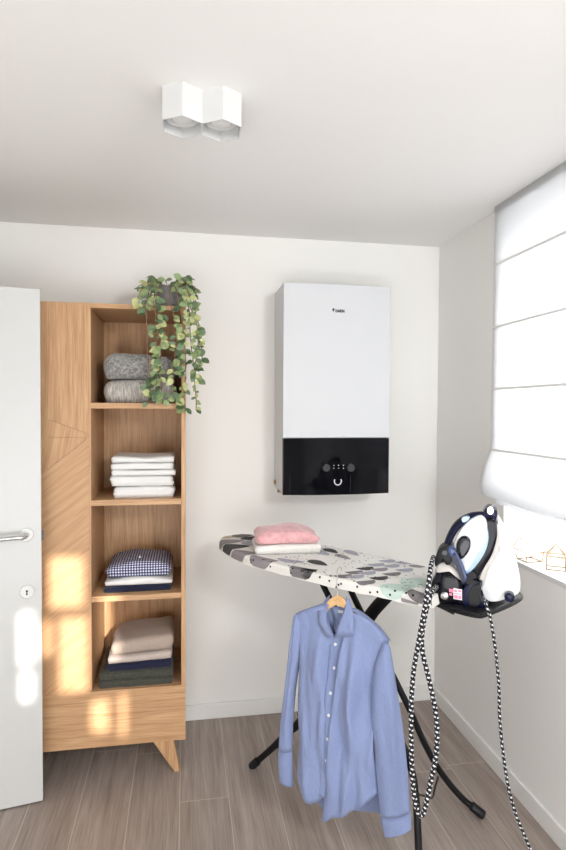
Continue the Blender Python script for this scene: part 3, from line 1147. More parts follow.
hcs = [(lx - R * 0.797, ly), (lx + R * 0.797, ly)]
for (hx, hy) in hcs:
    outer0, outer1 = hexpts(hx, hy, R, LZ), hexpts(hx, hy, R, RH)
    in0, in1 = hexpts(hx, hy, R - 0.003, LZ), hexpts(hx, hy, R - 0.003, LZ + 0.034)
    v = outer1 + outer0 + in0 + in1
    f = []
    for k in range(6):
        k2 = (k + 1) % 6
        f += [(k, k2, 6 + k2, 6 + k), (6 + k, 6 + k2, 12 + k2, 12 + k), (12 + k, 12 + k2, 18 + k2, 18 + k)]
    f += [tuple(range(6)), tuple(range(18, 24))]
    b = MB()
    b.add(v, f)
    sh = b.build('lamp_shade', MAT['fixture'], lamp, smooth=False)
    b = MB()
    b.lathe((hx, hy, LZ + 0.034), (0, 0, -1), [(0, 0.046), (0.012, 0.046), (0.014, 0.042), (0.006, 0.030), (0.004, 0.02)], 28)
    b.build('lamp_ring', MAT['chrome'], sh)
    b = MB()
    b.lathe((hx, hy, LZ + 0.030), (0, 0, -1), [(0, 0.029), (0.008, 0.027), (0.012, 0.015), (0.013, 0.003)], 20)
    b.build('bulb', MAT['lampglass'], sh)

# ------------------------------------------------------------------ ironing board
D2 = Vector((0.647, -0.763, 0)).normalized()
N2 = Vector((-D2.y, D2.x, 0))
BZT = 1.0


def sn(s, n, z):
    return D2 * s + N2 * n + Vector((0, 0, z))


board = thing('ironing_board', 'ironing board in patterned white and grey cover on black folding legs', 'ironing board', sn(1.0, 0, 0), math.atan2(D2.y, D2.x))
near = [(0.298, 0.0), (0.304, -0.025), (0.322, -0.055), (0.36, -0.095), (0.44, -0.135), (0.54, -0.178), (0.62, -0.200), (0.74, -0.212), (1.02, -0.220), (1.25, -0.210), (1.38, -0.198), (1.445, -0.186)]
far = [(0.298, 0.0), (0.301, 0.02), (0.31, 0.06), (0.33, 0.10), (0.40, 0.135), (0.52, 0.165), (0.70, 0.178), (0.9, 0.175), (1.15, 0.155), (1.38, 0.142), (1.445, 0.138)]
S0, S1 = 0.298, 1.445


def edges(s):
    return interp(s, near), interp(s, far)


def top_pt(s, n, lift=0.0):
    """cover surface: flat top, rounded over into a skirt when |n| passes the edge"""
    e0, e1 = edges(s)
    r = 0.012
    z = BZT
    if n < e0 + r:
        t = (e0 + r - n)
        a = min(t / r, PI / 2)
        nn, z = e0 + r - math.sin(a) * (r + lift), BZT - r + math.cos(a) * (r + lift)
        if t > r * PI / 2:
            z -= t - r * PI / 2
        return sn(s, nn, z)
    if n > e1 - r:
        t = n - (e1 - r)
        a = min(t / r, PI / 2)
        nn, z = e1 - r + math.sin(a) * (r + lift), BZT - r + math.cos(a) * (r + lift)
        if t > r * PI / 2:
            z -= t - r * PI / 2
        return sn(s, nn, z)
    return sn(s, n, z + lift)


SK = 0.030
b = MB()
NS = 70


def sval(u):
    return S0 + (S1 - S0) * (u ** 1.6)


tv = [-1.0] + [-1 + 0.12 * (k + 1) / 8 for k in range(8)]


def cover(u, v):
    s = sval(u)
    e0, e1 = edges(s)
    lo, hi = e0 - SK, e1 + SK
    # denser sampling near both edges
    w = v * v * (3 - 2 * v)
    n = lo + (hi - lo) * w
    P = top_pt(s, n)
    hang_ = max(0.0, (BZT - 0.012) - P.z)
    return P - Vector((0, 0, 0)) + Vector((0, 0, -0.25 * hang_ * nz3(P, 18, 2)))


b.grid(cover, 90, 130)
# right-hand end flap
e0, e1 = edges(S1)
b.grid(lambda u, v: sn(S1 + 0.004 * math.sin(v * PI / 2), e0 + (e1 - e0) * u, BZT - 0.0 - 0.035 * v), 20, 4)


# printed motifs: half-rounds, drops, stripes and dots laid in the cloth
def motif(fn, rows=6, cols=14, mi=1, lift=0.0006):
    def P(u, v):
        s, n = fn(u, v)
        s = min(max(s, S0 + 0.004), S1 - 0.001)
        e0, e1 = edges(s)
        return top_pt(s, min(max(n, e0 - SK + 0.003), e1 + 0.004), lift)
    b.grid(P, cols, rows, mi)


def halfround(s, n, rs, rn, ang, mi, lift=0.0010):
    ca, sa = math.cos(ang), math.sin(ang)

    def fn(u, v):
        a = PI * u
        x, y = rs * math.cos(a) * v, rn * math.sin(a) * v
        return s + x * ca - y * sa, n + x * sa + y * ca
    motif(fn, 22, 22, mi, lift)


def drop(s, n, L, wd, ang, mi, lift=0.0010):
    ca, sa = math.cos(ang), math.sin(ang)

    def fn(u, v):
        x = L * (u - 0.5)
        y = wd * (v - 0.5) * (math.sin(PI * min(1, u ** 0.7)) ** 0.8 if 0 < u < 1 else 0)
        return s + x * ca - y * sa, n + x * sa + y * ca
    motif(fn, 22, 22, mi, lift)


def cm(px, py):
    """point of the board top under a photo pixel, as (s, n)"""
    P = atZ(px, py, BZT)
    return P.dot(D2), P.dot(N2)


# nose
for (s, n, L, wd, a, mi) in [(0.355, 0.070, 0.075, 0.12, 1.2, 1), (0.325, 0.0, 0.05, 0.10, 1.3, 5), (0.395, -0.065, 0.085, 0.15, 1.0, 3), (0.455, 0.085, 0.08, 0.2, 0.9, 2),
                             (0.475, -0.125, 0.10, 0.16, 0.85, 2), (0.575, -0.185, 0.10, 0.16, 0.6, 3), (0.56, 0.12, 0.09, 0.12, 1.0, 1), (0.51, 0.0, 0.10, 0.15, 0.8, 4)]:
    drop(s, n, wd, L, a, mi)
# big scallops and leaves
halfround(*cm(266, 558), 0.07, 0.075, PI, 3)
halfround(*cm(292, 560), 0.06, 0.045, PI + 0.2, 4)
halfround(*cm(304, 568), 0.055, 0.075, PI + 0.1, 1)
halfround(*cm(309, 569), 0.035, 0.06, PI + 0.4, 2, 0.001)
drop(*cm(318, 563), 0.11, 0.055, -0.2, 2, 0.0012)
drop(*cm(331, 551), 0.10, 0.05, -0.35, 2)
drop(*cm(322, 553), 0.10, 0.05, -0.35, 4, 0.001)
drop(*cm(343, 557), 0.10, 0.04, -0.3, 3)
drop(*cm(352, 553), 0.11, 0.045, -0.45, 4)
# rows of bunting-like half rounds across the board
for row, (pa, pb, mats_) in enumerate([((342, 575), (386, 560), (1, 1, 2, 4, 4)), ((365, 581), (416, 565), (1, 2, 1, 4, 3)), ((354, 575.5), (402, 561.5), (4, 4, 3, 4, 4))]):
    for k in range(5):
        t = k / 4
        s_, n_ = cm(pa[0] + (pb[0] - pa[0]) * t, pa[1] + (pb[1] - pa[1]) * t)
        halfround(s_, n_, 0.036, 0.042, PI * 0.5 + PI + 0.25 if False else PI * 1.32, mats_[k], 0.0008 + 0.0002 * row)
# mint patch and grey blot at the right end
drop(*cm(398, 588), 0.13, 0.10, 0.9, 6)
drop(*cm(418, 582), 0.14, 0.10, 1.1, 6)
halfround(1.405, -0.165, 0.05, 0.05, PI * 0.9, 1, 0.001)
halfround(1.375, -0.215, 0.03, 0.03, PI * 1.0, 3, 0.0012)
# dots
rd = random.Random(3)
for k in range(330):
    s_ = rd.uniform(0.66, 1.40)
    e0, e1 = edges(s_)
    n_ = rd.uniform(e0 - 0.028, e1)
    if n_ > e0 + 0.015 and rd.random() < 0.45:
        continue
    rr = 0.0042 if n_ < e0 + 0.02 else 0.0032
    cs = [top_pt(s_ + rr * math.cos(a), n_ + rr * math.sin(a), 0.0016) for a in [2 * PI * q / 8 for q in range(8)]]
    b.add(cs, [tuple(range(8))], 7)
b.build('cover', [MAT['coverbase'], MAT['p_grey'], MAT['p_dark'], MAT['p_mauve'], MAT['p_lilac'], MAT['p_beige'], MAT['p_mint'], MAT['dot']], board)
# board plate under the cover
b = MB()
lo, hi = [], []
for k in range(41):
    s = S0 + 0.01 + (S1 - S0 - 0.014) * (k / 40) ** 1.5
    e0, e1 = edges(s)
    lo.append((s, e0 + 0.006))
    hi.append((s, e1 - 0.006))
poly = lo + hi[::-1]
b.prism([sn(s, n, BZT - 0.026) for s, n in poly], (0, 0, 0.020))
b.build('board_plate', MAT['underside'], board, smooth=False)


def pn(px, py, n):
    return at(px, py, N2 * n, N2)


def legtube(name, pts, r, parent=board, seg=12):
    b = MB()
    b.tube(smooth_path(pts, 8), r, seg)
    return b.build(name, MAT['blackmetal'], parent)


def footcap(P0, P1, leg):
    b = MB()
    A = (Vector(P1) - Vector(P0)).normalized()
    b.lathe(P0, A, [(-0.004, 0.013), (0.0, 0.018), (0.05, 0.018), (0.056, 0.014)], 16)
    b.build('foot_cap', MAT['black'], leg)


UZ = BZT - 0.03
# front and rear splayed tubes
pA = [pn(350, 588.5, 0.055), pn(361.5, 613, 0.065), pn(405, 700, 0.10), pn(424, 742, 0.15), pn(440, 771, 0.21), pn(461, 797, 0.265), pn(483, 815, 0.30)]
topA = pA[0] + (pA[0] - pA[1]).normalized() * 0.11
topA.z = min(topA.z, UZ)
lA = legtube('leg', [topA] + pA, 0.0125)
footcap(pA[-1], pA[-2], lA)
pB = [pn(321.5, 582, -0.05), pn(328.4, 596, -0.055), pn(398, 735, -0.10), pn(411, 768, -0.125), pn(416.5, 805, -0.165), sn(1.425, -0.205, 0.11), sn(1.46, -0.235, 0.026)]
topB = pB[0] + (pB[0] - pB[1]).normalized() * 0.07
topB.z = min(topB.z, UZ)
lB = legtube('leg', [topB] + pB, 0.0125)
footcap(pB[-1], pB[-2], lB)
# single flat leg to the left with its own foot bar
NC = -0.055
c_top, c_mid, c_bot = pn(386, 597, NC), pn(306, 714, NC), pn(252, 766, NC)
c_top2 = c_top + (c_top - pn(372, 609, NC)).normalized() * 0.08
c_top2.z = min(c_top2.z, UZ)
b = MB()
b.tube(smooth_path([c_top2, c_top, pn(366, 621, NC), pn(340, 663, NC), c_mid, pn(290, 731, NC), pn(270, 750, NC), c_bot], 8),
       [0.024] * 8 * 3 + [0.024 - 0.010 * k / 15 for k in range(16)] + [0.0135] * 8 * 2 + [0.0135], 14, flat=0.55)
lC = b.build('leg', MAT['blackmetal'], board)
footcap(c_bot, pn(262, 757, NC), lC)
NCd = 0.115
pD = [sn(*q) for q in [(1.157, NCd, 0.90), (1.06, NCd, 0.77), (0.795, NCd, 0.33), (0.66, NCd, 0.17), (0.53, NCd, 0.022)]]
lD = legtube('leg', [sn(1.2, NCd, UZ)] + pD, 0.0125)
footcap(pD[-1], pD[-2], lD)
b = MB()
mA, mC = pn(310, 719, -0.02), pn(297, 729, -0.02)
b.tube([mA + (mA - mC).normalized() * 0.12, mC + (mC - mA).normalized() * 0.03], 0.005, 8)
b.build('stretcher', MAT['blackmetal'], board)
for s_, z_ in ((0.80, 0.33), (0.97, 0.66)):
    b = MB()
    b.tube([sn(s_, -0.058, z_), sn(s_, 0.118, z_)], 0.008, 8)
    b.build('cross_bar', MAT['blackmetal'], board)
b = MB()
w0, w1_, w2 = pn(417, 794, -0.14), pn(432, 798, 0.05), pn(438, 777, 0.20)
b.tube(smooth_path([w0, w0.lerp(w1_, 0.5), w1_, w1_.lerp(w2, 0.5), w2], 3), 0.0035, 8)
b.build('brace_wire', MAT['blackmetal'], board)
# iron rest platform at the right end: rails and tray
tray_z = 0.944
rest_poly = [tuple(atZ(x, y, tray_z + 0.003)[:2]) for x, y in [(430, 600), (444, 609), (475, 617.5), (490, 615.5), (520.5, 601.5), (520, 594), (505, 584), (455, 583), (430, 592)]]
rest_loop = smooth_loop(rest_poly, 5)
b = MB()
b.prism([(x, y, tray_z) for x, y in rest_loop], (0, 0, 0.014))
b.build('iron_rest', MAT['black'], board, bevel=0.004, seg=2)
for n_ in (-0.13, 0.08):
    b = MB()
    b.tube([sn(1.30, n_, BZT - 0.035), sn(1.44, n_, BZT - 0.038), sn(1.50 + 0.2 * (n_ + 0.13), n_, tray_z + 0.004)], 0.008, 10)
    b.build('rest_rail', MAT['blackmetal'], board)

# cloths on the board
fx, fy = (0.291 + 0.534) / 2, -0.622
rz = math.atan2(-0.628 + 0.616, 0.534 - 0.291)
folded('folded_cloth', 'white waffle cloth folded under the pink one on the ironing board', 'cloth', fx + 0.024, fy + 0.105, BZT + 0.0022, 0.282, 0.19, 0.036, MAT['waffle'], 1, rz=rz, seed=41, lump=0.004, tilt=0.02)
folded('folded_cloth', 'pink soft cloth folded on top of the white waffle cloth', 'cloth', fx + 0.024, fy + 0.110, BZT + 0.0425, 0.272, 0.19, 0.058, MAT['pink'], 1, rz=rz, seed=47, lump=0.014, slump=0.026, tilt=-0.02)

# ------------------------------------------------------------------ steam generator station and iron
SV = Vector((0.487, 0.873, 0)).normalized()      # away from the camera
SR = Vector((SV.y, -SV.x, 0))                    # to the right along the station
SP = Vector((0.975, -1.195, 0))


def ip(cx, cy, v=0.0):
    """station trace (zoom coordinates) to a point in the station's upright middle plane, moved v back"""
    return at(420 + cx / 5.145, 500 + cy / 5.145, SP + SV * v, SV)


gen = thing('steam_generator', 'white and navy steam iron station on the end of the ironing board', 'steam station', (SP.x, SP.y, tray_z + 0.0145))


def slab(name, trace, v0, v1, mat, parent, bevel=0.006, smooth=True, dome=0.0, n=5):
    """rounded body: traced side outline given real depth, its faces domed"""
    loop = smooth_loop(trace, n) if smooth else trace
    c = (sum(p[0] for p in loop) / len(loop), sum(p[1] for p in loop) / len(loop))
    m = len(loop)
    rings = []
    prof = [(0.0, -dome), (0.45, -dome * 0.8), (0.8, -dome * 0.35), (0.94, -0.0)]
    zmin = tray_z + 0.0255
    b = MB()
    vs = []

    def ring(k, v):
        out = []
        for (x, y) in loop:
            P = ip(c[0] + (x - c[0]) * k, c[1] + (y - c[1]) * k, v0)
            P = P + SV * (v - v0)
            if P.z < zmin:
                P.z = zmin
            out.append(P)
        return out
    seq = [(0.02, v0 - dome), (0.5, v0 - dome * 0.85), (0.8, v0 - dome * 0.4), (0.95, v0), (0.985, v0 + bevel * 0.35), (1.0, v0 + bevel), (1.0, v1 - bevel), (0.985, v1 - bevel * 0.35), (0.95, v1), (0.8, v1 + dome * 0.4), (0.5, v1 + dome * 0.85), (0.02, v1 + dome)]
    for k, v in seq:
        vs += ring(k, v)
    f = []
    for q in range(len(seq) - 1):
        for i in range(m):
            j = (i + 1) % m
            f.append((q * m + i, q * m + j, (q + 1) * m + j, (q + 1) * m + i))
    f.append(tuple(range(m))[::-1])
    f.append(tuple(range((len(seq) - 1) * m, len(seq) * m)))
    b.add(vs, f)
    o = b.build(name, mat, parent)
    return o


# base tray of the station
b = MB()
base_poly = [tuple(atZ(x, y, tray_z + 0.024)[:2]) for x, y in [(434, 597.5), (447, 605), (475, 613), (489, 611), (517, 598.5), (517, 593.5), (503, 585), (457, 583), (434, 591)]]
b.prism([(x, y, tray_z + 0.0145) for x, y in smooth_loop(base_poly, 5)], (0, 0, 0.010))
b.build('base_tray', MAT['black'], gen, bevel=0.003)
shell = slab('water_tank', [(398, 112), (424, 138), (452, 195), (478, 262), (502, 335), (516, 400), (519, 450), (508, 486), (455, 512), (385, 530), (340, 520), (318, 478), (318, 430), (342, 365), (380, 290), (400, 210)], -0.03, 0.13, MAT['gloss'], gen, bevel=0.03, dome=0.012)
slab('tank_edge', [(395, 125), (408, 160), (412, 215), (392, 285), (355, 350), (325, 420), (318, 470), (303, 420), (330, 350), (378, 270), (396, 200), (392, 150)], -0.045, 0.10, MAT['cream'], gen, bevel=0.006)
slab('station_body', [(52, 470), (58, 425), (78, 385), (118, 362), (165, 366), (200, 395), (220, 440), (222, 505), (215, 560), (140, 560), (58, 530)], -0.06, 0.14, MAT['darknavy'], gen, bevel=0.018, dome=0.008)
slab('iron_cradle', [(218, 470), (245, 432), (290, 418), (322, 425), (312, 470), (322, 520), (352, 540), (330, 565), (270, 575), (222, 560)], -0.065, 0.10, MAT['navy'], gen, bevel=0.012, dome=0.004)
slab('cradle_well', [(250, 480), (275, 440), (308, 432), (306, 470), (314, 525), (290, 550), (255, 545)], -0.071, -0.05, MAT['black'], gen, bevel=0.004)
b = MB()
b.lathe(ip(460, 496, -0.045), -SV, [(-0.02, 0.016), (0.0, 0.016), (0.012, 0.0155), (0.015, 0.012)], 24)
kn = b.build('filler_cap', MAT['navy'], gen)
b = MB()
b.lathe(ip(127, 492, -0.068), -SV, [(-0.005, 0.0125), (0.004, 0.0125), (0.006, 0.010)], 24)
b.build('dial', MAT['steel'], gen)
b = MB()
b.prism([ip(172, 452, -0.0705), ip(216, 460, -0.0705), ip(216, 516, -0.0705), ip(172, 508, -0.0705)], -SV * 0.0008)
b.build('sticker', MAT['whitelabel'], gen, smooth=False)
b = MB()
for (x0, y0, x1, y1) in [(150, 455, 171, 474), (150, 478, 166, 490), (176, 461, 190, 472), (176, 478, 212, 482), (196, 464, 212, 472), (176, 488, 194, 505), (198, 492, 212, 508)]:
    b.prism([ip(x0, y0, -0.0715), ip(x1, y0 + (x1 - x0) * 0.16, -0.0715), ip(x1, y1 + (x1 - x0) * 0.16, -0.0715), ip(x0, y1, -0.0715)], -SV * 0.0006)
b.build('sticker_print', MAT['pinklabel'], gen, smooth=False)

iron = thing('steam_iron', 'white and dark blue steam iron docked upright on its station', 'iron', ip(150, 400))
slab('soleplate', [(332, 84), (362, 76), (390, 96), (398, 150), (395, 205), (370, 285), (334, 345), (296, 405), (262, 428), (232, 420), (262, 372), (318, 300), (344, 240), (354, 185), (344, 120)], -0.058, -0.012, MAT['darknavy'], iron, bevel=0.008, dome=0.004)
slab('water_window', [(345, 140), (354, 195), (340, 258), (306, 318), (262, 370), (240, 384), (232, 358), (282, 308), (322, 240), (335, 180)], -0.066, -0.02, MAT['paleblue'], iron, bevel=0.008, dome=0.004)
slab('iron_body', [(328, 84), (345, 118), (346, 175), (326, 238), (285, 302), (236, 372), (212, 330), (185, 280), (172, 240), (195, 175), (240, 115), (290, 85)], -0.070, -0.015, MAT['gloss'], iron, bevel=0.016, dome=0.010)
b = MB()
hp_ = [ip(*q, -0.045) for q in [(128, 258), (140, 225), (165, 170), (192, 130), (225, 102), (268, 84), (318, 78), (345, 84)]]
b.tube(smooth_path(hp_, 6), [0.0078 + 0.002 * math.sin(PI * k / 42) for k in range(43)], 14, flat=1.9)
b.build('handle', MAT['navy'], iron)
slab('handle_opening', [(188, 262), (188, 225), (210, 192), (240, 188), (260, 210), (258, 250), (238, 285), (212, 306), (196, 288)], -0.087, -0.06, MAT['darknavy'], iron, bevel=0.004, dome=0.002)
slab('steam_trigger', [(206, 250), (222, 215), (246, 206), (252, 232), (236, 268), (216, 290)], -0.091, -0.08, MAT['greyknob'], iron, bevel=0.003)
slab('thumb_button', [(214, 96), (238, 86), (256, 90), (246, 106), (222, 116)], -0.075, -0.05, MAT['paleblue'], iron, bevel=0.004)
slab('front_strap', [(150, 240), (176, 250), (200, 290), (226, 345), (240, 400), (226, 432), (210, 400), (190, 345), (165, 300), (146, 268)], -0.088, -0.03, MAT['steelblue'], iron, bevel=0.006, dome=0.003)
slab('strap_edge', [(176, 268), (198, 308), (220, 362), (232, 418), (222, 440), (205, 400), (184, 345), (162, 305)], -0.091, -0.05, MAT['navy'], iron, bevel=0.004)
slab('heel_rest', [(78, 300), (92, 262), (122, 240), (150, 232), (170, 252), (178, 290), (160, 330), (135, 335), (118, 312), (92, 318), (82, 345), (74, 330)], -0.085, 0.0, MAT['black'], iron, bevel=0.008, dome=0.003)
slab('heel_body', [(84, 372), (92, 335), (118, 320), (150, 335), (178, 350), (205, 385), (220, 420), (196, 402), (160, 372), (118, 366)], -0.072, 0.0, MAT['cream'], iron, bevel=0.008, dome=0.004)
b = MB()
b.lathe(ip(127, 270, -0.086), -SV, [(-0.01, 0.009), (0.004, 0.009), (0.006, 0.007)], 16)
b.build('cord_joint', MAT['greyknob'], iron)
tip = slab('tip_lock', [(322, 92), (326, 58), (345, 38), (372, 34), (394, 46), (400, 72), (392, 98), (360, 92)], -0.062, 0.0, MAT['navy'], iron, bevel=0.010, dome=0.004)
b = MB()
pc = ip(362, 54, -0.067)
b.tube([pc, pc - SV * 0.004], [0.0135, 0.0125], 20, flat=0.75)
b.build('tip_button', MAT['steel'], tip)
slab('dock_catch', [(232, 395), (258, 372), (282, 372), (292, 400), (270, 412), (300, 425), (262, 436), (236, 425)], -0.072, -0.03, MAT['black'], iron, bevel=0.005)


# hose and power cord
def cp(px, py, dv=0.0):
    return at(px, py, SP + SV * dv, SV)


b = MB()
hose_pts = [cp(433.5, 557, -0.06), cp(431, 566, -0.13), cp(428.5, 585, -0.185), cp(424, 612, -0.19), cp(419, 640, -0.19), cp(413.5, 672, -0.19), cp(411.3, 705, -0.19), cp(411.3, 745, -0.19), cp(413, 785, -0.19),
            cp(416.5, 808, -0.19), cp(421, 815.5, -0.187), cp(425, 808, -0.183), cp(431, 780, -0.18), cp(436.5, 750, -0.178), cp(436, 715, -0.178), cp(429, 680, -0.178), cp(422.5, 652, -0.178), cp(422.5, 630, -0.176), cp(428, 603, -0.172), cp(432, 592, -0.14), cp(437, 586, -0.055)]
b.tube(smooth_path(hose_pts, 8), 0.0078, 12)
hs_ = b.build('steam_hose', MAT['hose'], gen)
hs_['label'] = 'black and white braided steam hose hanging in a loop'
b = MB()
cord_pts = [cp(483, 597, -0.075), cp(486, 605, -0.14), cp(490.5, 619, -0.15), cp(495.5, 650, -0.15), cp(498.7, 685, -0.15), cp(499.8, 720, -0.15), cp(503, 752, -0.15), cp(508, 785, -0.15), cp(516, 815, -0.15), cp(530, 849, -0.15), cp(533, 862, -0.155)]
last = cord_pts[-1]
cord_pts += [Vector((last.x + 0.03, last.y - 0.03, 0.06)), Vector((last.x + 0.07, last.y - 0.09, 0.008)), Vector((last.x + 0.13, last.y - 0.3, 0.008))]
b.tube(smooth_path(cord_pts, 8), 0.0050, 10)
pc_ = b.build('power_cord', MAT['hose'], gen)
pc_['label'] = 'thin black and white braided power cord'

# ------------------------------------------------------------------ hanger and blue shirt
HA = math.radians(38)
HE = Vector((math.cos(HA), -math.sin(HA), 0))
HN = Vector((math.sin(HA), math.cos(HA), 0))   # away from the camera
H0 = Vector((0.520, -0.985, 0))


def hp2(px, py, w=0.0):
    """trace on the shirt's hanging plane; w > 0 comes towards the room"""
    return at(px, py, H0, HN) - HN * w


hanger = thing('clothes_hanger', 'wooden clothes hanger with wire hook on the edge of the ironing board', 'hanger', hp2(337, 592))
b = MB()
lft, mid_, rgt = [(303, 615.5), (310, 612.5), (318, 609), (325, 604.5)], [(331, 598), (337.3, 595), (344, 598)], [(350, 606.5), (360, 615.5), (371, 625), (381, 635)]
top_t = lft + mid_ + rgt
bot_t = [(x, y + (9.5 if 324 < x < 352 else 6)) for x, y in top_t]
tp = [hp2(x, y, 0.007) for x, y in top_t]
bt = [hp2(x, y, 0.007) for x, y in bot_t]
b.prism(tp + bt[::-1], HN * 0.014)
b.build('hanger_body', MAT['pine'], hanger, bevel=0.003)
b = MB()
k0 = hp2(337.3, 595)
e0_, _ = edges(k0.dot(D2))
loopc = k0 + Vector((0, 0, 0.070))
hk = [k0 + Vector((0, 0, -0.004)), k0 + Vector((0, 0, 0.02)), k0 + Vector((0, 0, 0.042)) - N2 * 0.006]
for a in range(-40, 171, 30):
    ar = math.radians(a)
    hk.append(k0 + Vector((0, 0, 0.055)) - N2 * 0.004 + N2 * (0.018 - 0.018 * math.cos(ar)) * 0.9 + Vector((0, 0, 0.022 + 0.022 * math.sin(ar) * 0.9)))
b.tube(smooth_path(hk, 4), 0.0018, 8)
b.build('hook', MAT['steel'], hanger)

shirt = thing('dress_shirt', 'light blue long-sleeved button-up shirt on the wooden hanger', 'shirt', hp2(337, 610))


def folds(px, py, amp, seed):
    return amp * (noise.noise(Vector((px * 0.066, py * 0.010, seed))) + 0.5 * noise.noise(Vector((px * 0.13, py * 0.025, seed + 4))))


def panel(name, left, right, y0l, y0r, y1l, y1r, wfn, mat=MAT['shirt'], nu=22, nv=46, bend=None):
    """cloth panel between a left and a right traced edge; wfn(u, v, px, py) gives its fullness"""
    b = MB()

    def fn(u, v):
        yl, yr = y0l + (y1l - y0l) * v, y0r + (y1r - y0r) * v
        xl, xr = interp(yl, left), interp(yr, right)
        x, y = xl + (xr - xl) * u, yl + (yr - yl) * u
        if bend:
            y += bend(u, v)
        return hp2(x, y, wfn(u, v, x, y))
    b.grid(fn, nu, nv)
    return b.build(name, mat, shirt, solid=0.0012)


def sm(x):
    x = max(0, min(1, x))
    return x * x * (3 - 2 * x)


def full(v):
    return 0.015 + 0.034 * sm(v * 2.2)


# body: left front, right front, placket, back
L_left = [(611, 297.5), (630, 300), (650, 301.5), (690, 301.3), (721, 300.8), (772, 300.6), (794, 306)]
L_right = [(602, 326), (620, 330), (634, 335.5), (660, 334.5), (700, 331.5), (740, 330.5), (792, 328)]
panel('left_front', L_left, L_right, 613.5, 604, 790, 792, lambda u, v, x, y: full(v) * (0.85 - 0.6 * sm(v * 3) + (0.15 + 0.6 * sm(v * 3)) * math.sin(PI * min(1, 0.12 + u * 0.62))) + folds(x, y, 0.036 * sm(v * 3), 1.0),
      bend=lambda u, v: -7 * u * (1 - u) * sm(1 - v * 5) + v ** 6 * (4.5 * math.sin(PI * u) - 2 * (1 - u)))
R_left = [(612, 349), (634, 346), (660, 342.5), (700, 338), (740, 334), (792, 328.3), (813, 327)]
R_right = [(642, 389), (660, 379), (680, 376), (720, 376.5), (757, 378), (790, 379.5)]
panel('right_front', R_left, R_right, 611.5, 641, 814, 789, lambda u, v, x, y: full(v) * (0.85 - 0.55 * sm(v * 3) + (0.2 + 0.55 * sm(v * 3)) * math.sin(PI * min(1, 0.3 + u * 0.66))) + 0.004 + folds(x, y, 0.036 * sm(v * 3), 2.0),
      bend=lambda u, v: -36.0 * u * (1 - u) * sm(1 - v * 4) + v ** 6 * (3.5 * math.sin(PI * u * 0.9) - 4.0 * math.sin(PI * u) * 0))
panel('placket', [(630, 331.5), (660, 331), (700, 329.5), (740, 327.6), (790, 325)], [(630, 347.5), (660, 344), (700, 340), (740, 336), (790, 330)], 633, 633.5, 789, 790,
      lambda u, v, x, y: full(v) * 0.94 + folds(332, y, 0.007 * sm(v * 3), 1.4), nu=6)
panel('back', [(606, 300), (640, 301.5), (690, 301), (790, 304), (816, 327)], [(606, 362), (640, 388), (660, 379), (720, 377), (790, 380), (815, 379.5)], 613, 636, 817, 816,
      lambda u, v, x, y: -full(v) * math.sin(PI * u) * 0.8 - 0.009 + folds(x, y, 0.006 * v, 5.0), bend=lambda u, v: -14 * math.sin(PI * u) * sm(1 - v * 6) + 3.0 * math.sin(PI * u) * v ** 6)
for crv in ([(297.5, 613.8), (302, 611.6), (310, 608.6), (319, 605.6), (326, 602.5)], [(349, 608.5), (355, 609.5), (362, 613.5), (372, 621.3), (381, 630), (389.5, 641.5)]):
    cc = smooth_path([Vector((x, y, 0)) for x, y in crv], 5)

    def yk(u, v, cc=cc):
        q = cc[min(int(round(u * (len(cc) - 1))), len(cc) - 1)]
        return hp2(q.x, q.y - 1.6 * math.sin(PI * v) + 0.6, 0.016 - 0.030 * v)
    b = MB()
    b.grid(yk, len(cc) - 1, 6)
    b.build('yoke', MAT['shirt'], shirt, solid=0.0012)
# buttons
for (px, py) in [(337.3, 642.5), (337.4, 664.8), (335.4, 687.8), (334.2, 709), (333.0, 732), (332.3, 753)]:
    v = (py - 633) / 157
    P = hp2(px, py, full(v) * 0.94 + folds(332, py, 0.007 * sm(v * 3), 1.4) + 0.002)
    b = MB()
    b.lathe(P, -HN, [(-0.001, 0.0055), (0.0015, 0.0055), (0.0022, 0.0045), (0.0016, 0.003)], 14)
    b.build('button', MAT['button'], shirt)


# collar: two standing points and the inside of the neck
def patch(name, pts, w, mat, thick=0.0016, dome=0.004):
    loop = [((p[0] * (3 - k) + q[0] * k) / 3, (p[1] * (3 - k) + q[1] * k) / 3) for p, q in zip(pts, pts[1:] + pts[:1]) for k in range(3)]
    c = (sum(p[0] for p in pts) / len(pts), sum(p[1] for p in pts) / len(pts))
    b = MB()
    m = len(loop)
    vs = [hp2(c[0], c[1], w(c[0], c[1]) + dome)]
    for k in (0.5, 1.0):
        for (x, y) in loop:
            X, Y = c[0] + (x - c[0]) * k, c[1] + (y - c[1]) * k
            vs.append(hp2(X, Y, w(X, Y) + dome * (1 - k * k)))
    f = [(0, 1 + i, 1 + (i + 1) % m) for i in range(m)] + [(1 + i, 1 + m + i, 1 + m + (i + 1) % m, 1 + (i + 1) % m) for i in range(m)]
    b.add(vs, f)
    return b.build(name, mat, shirt, solid=thick)


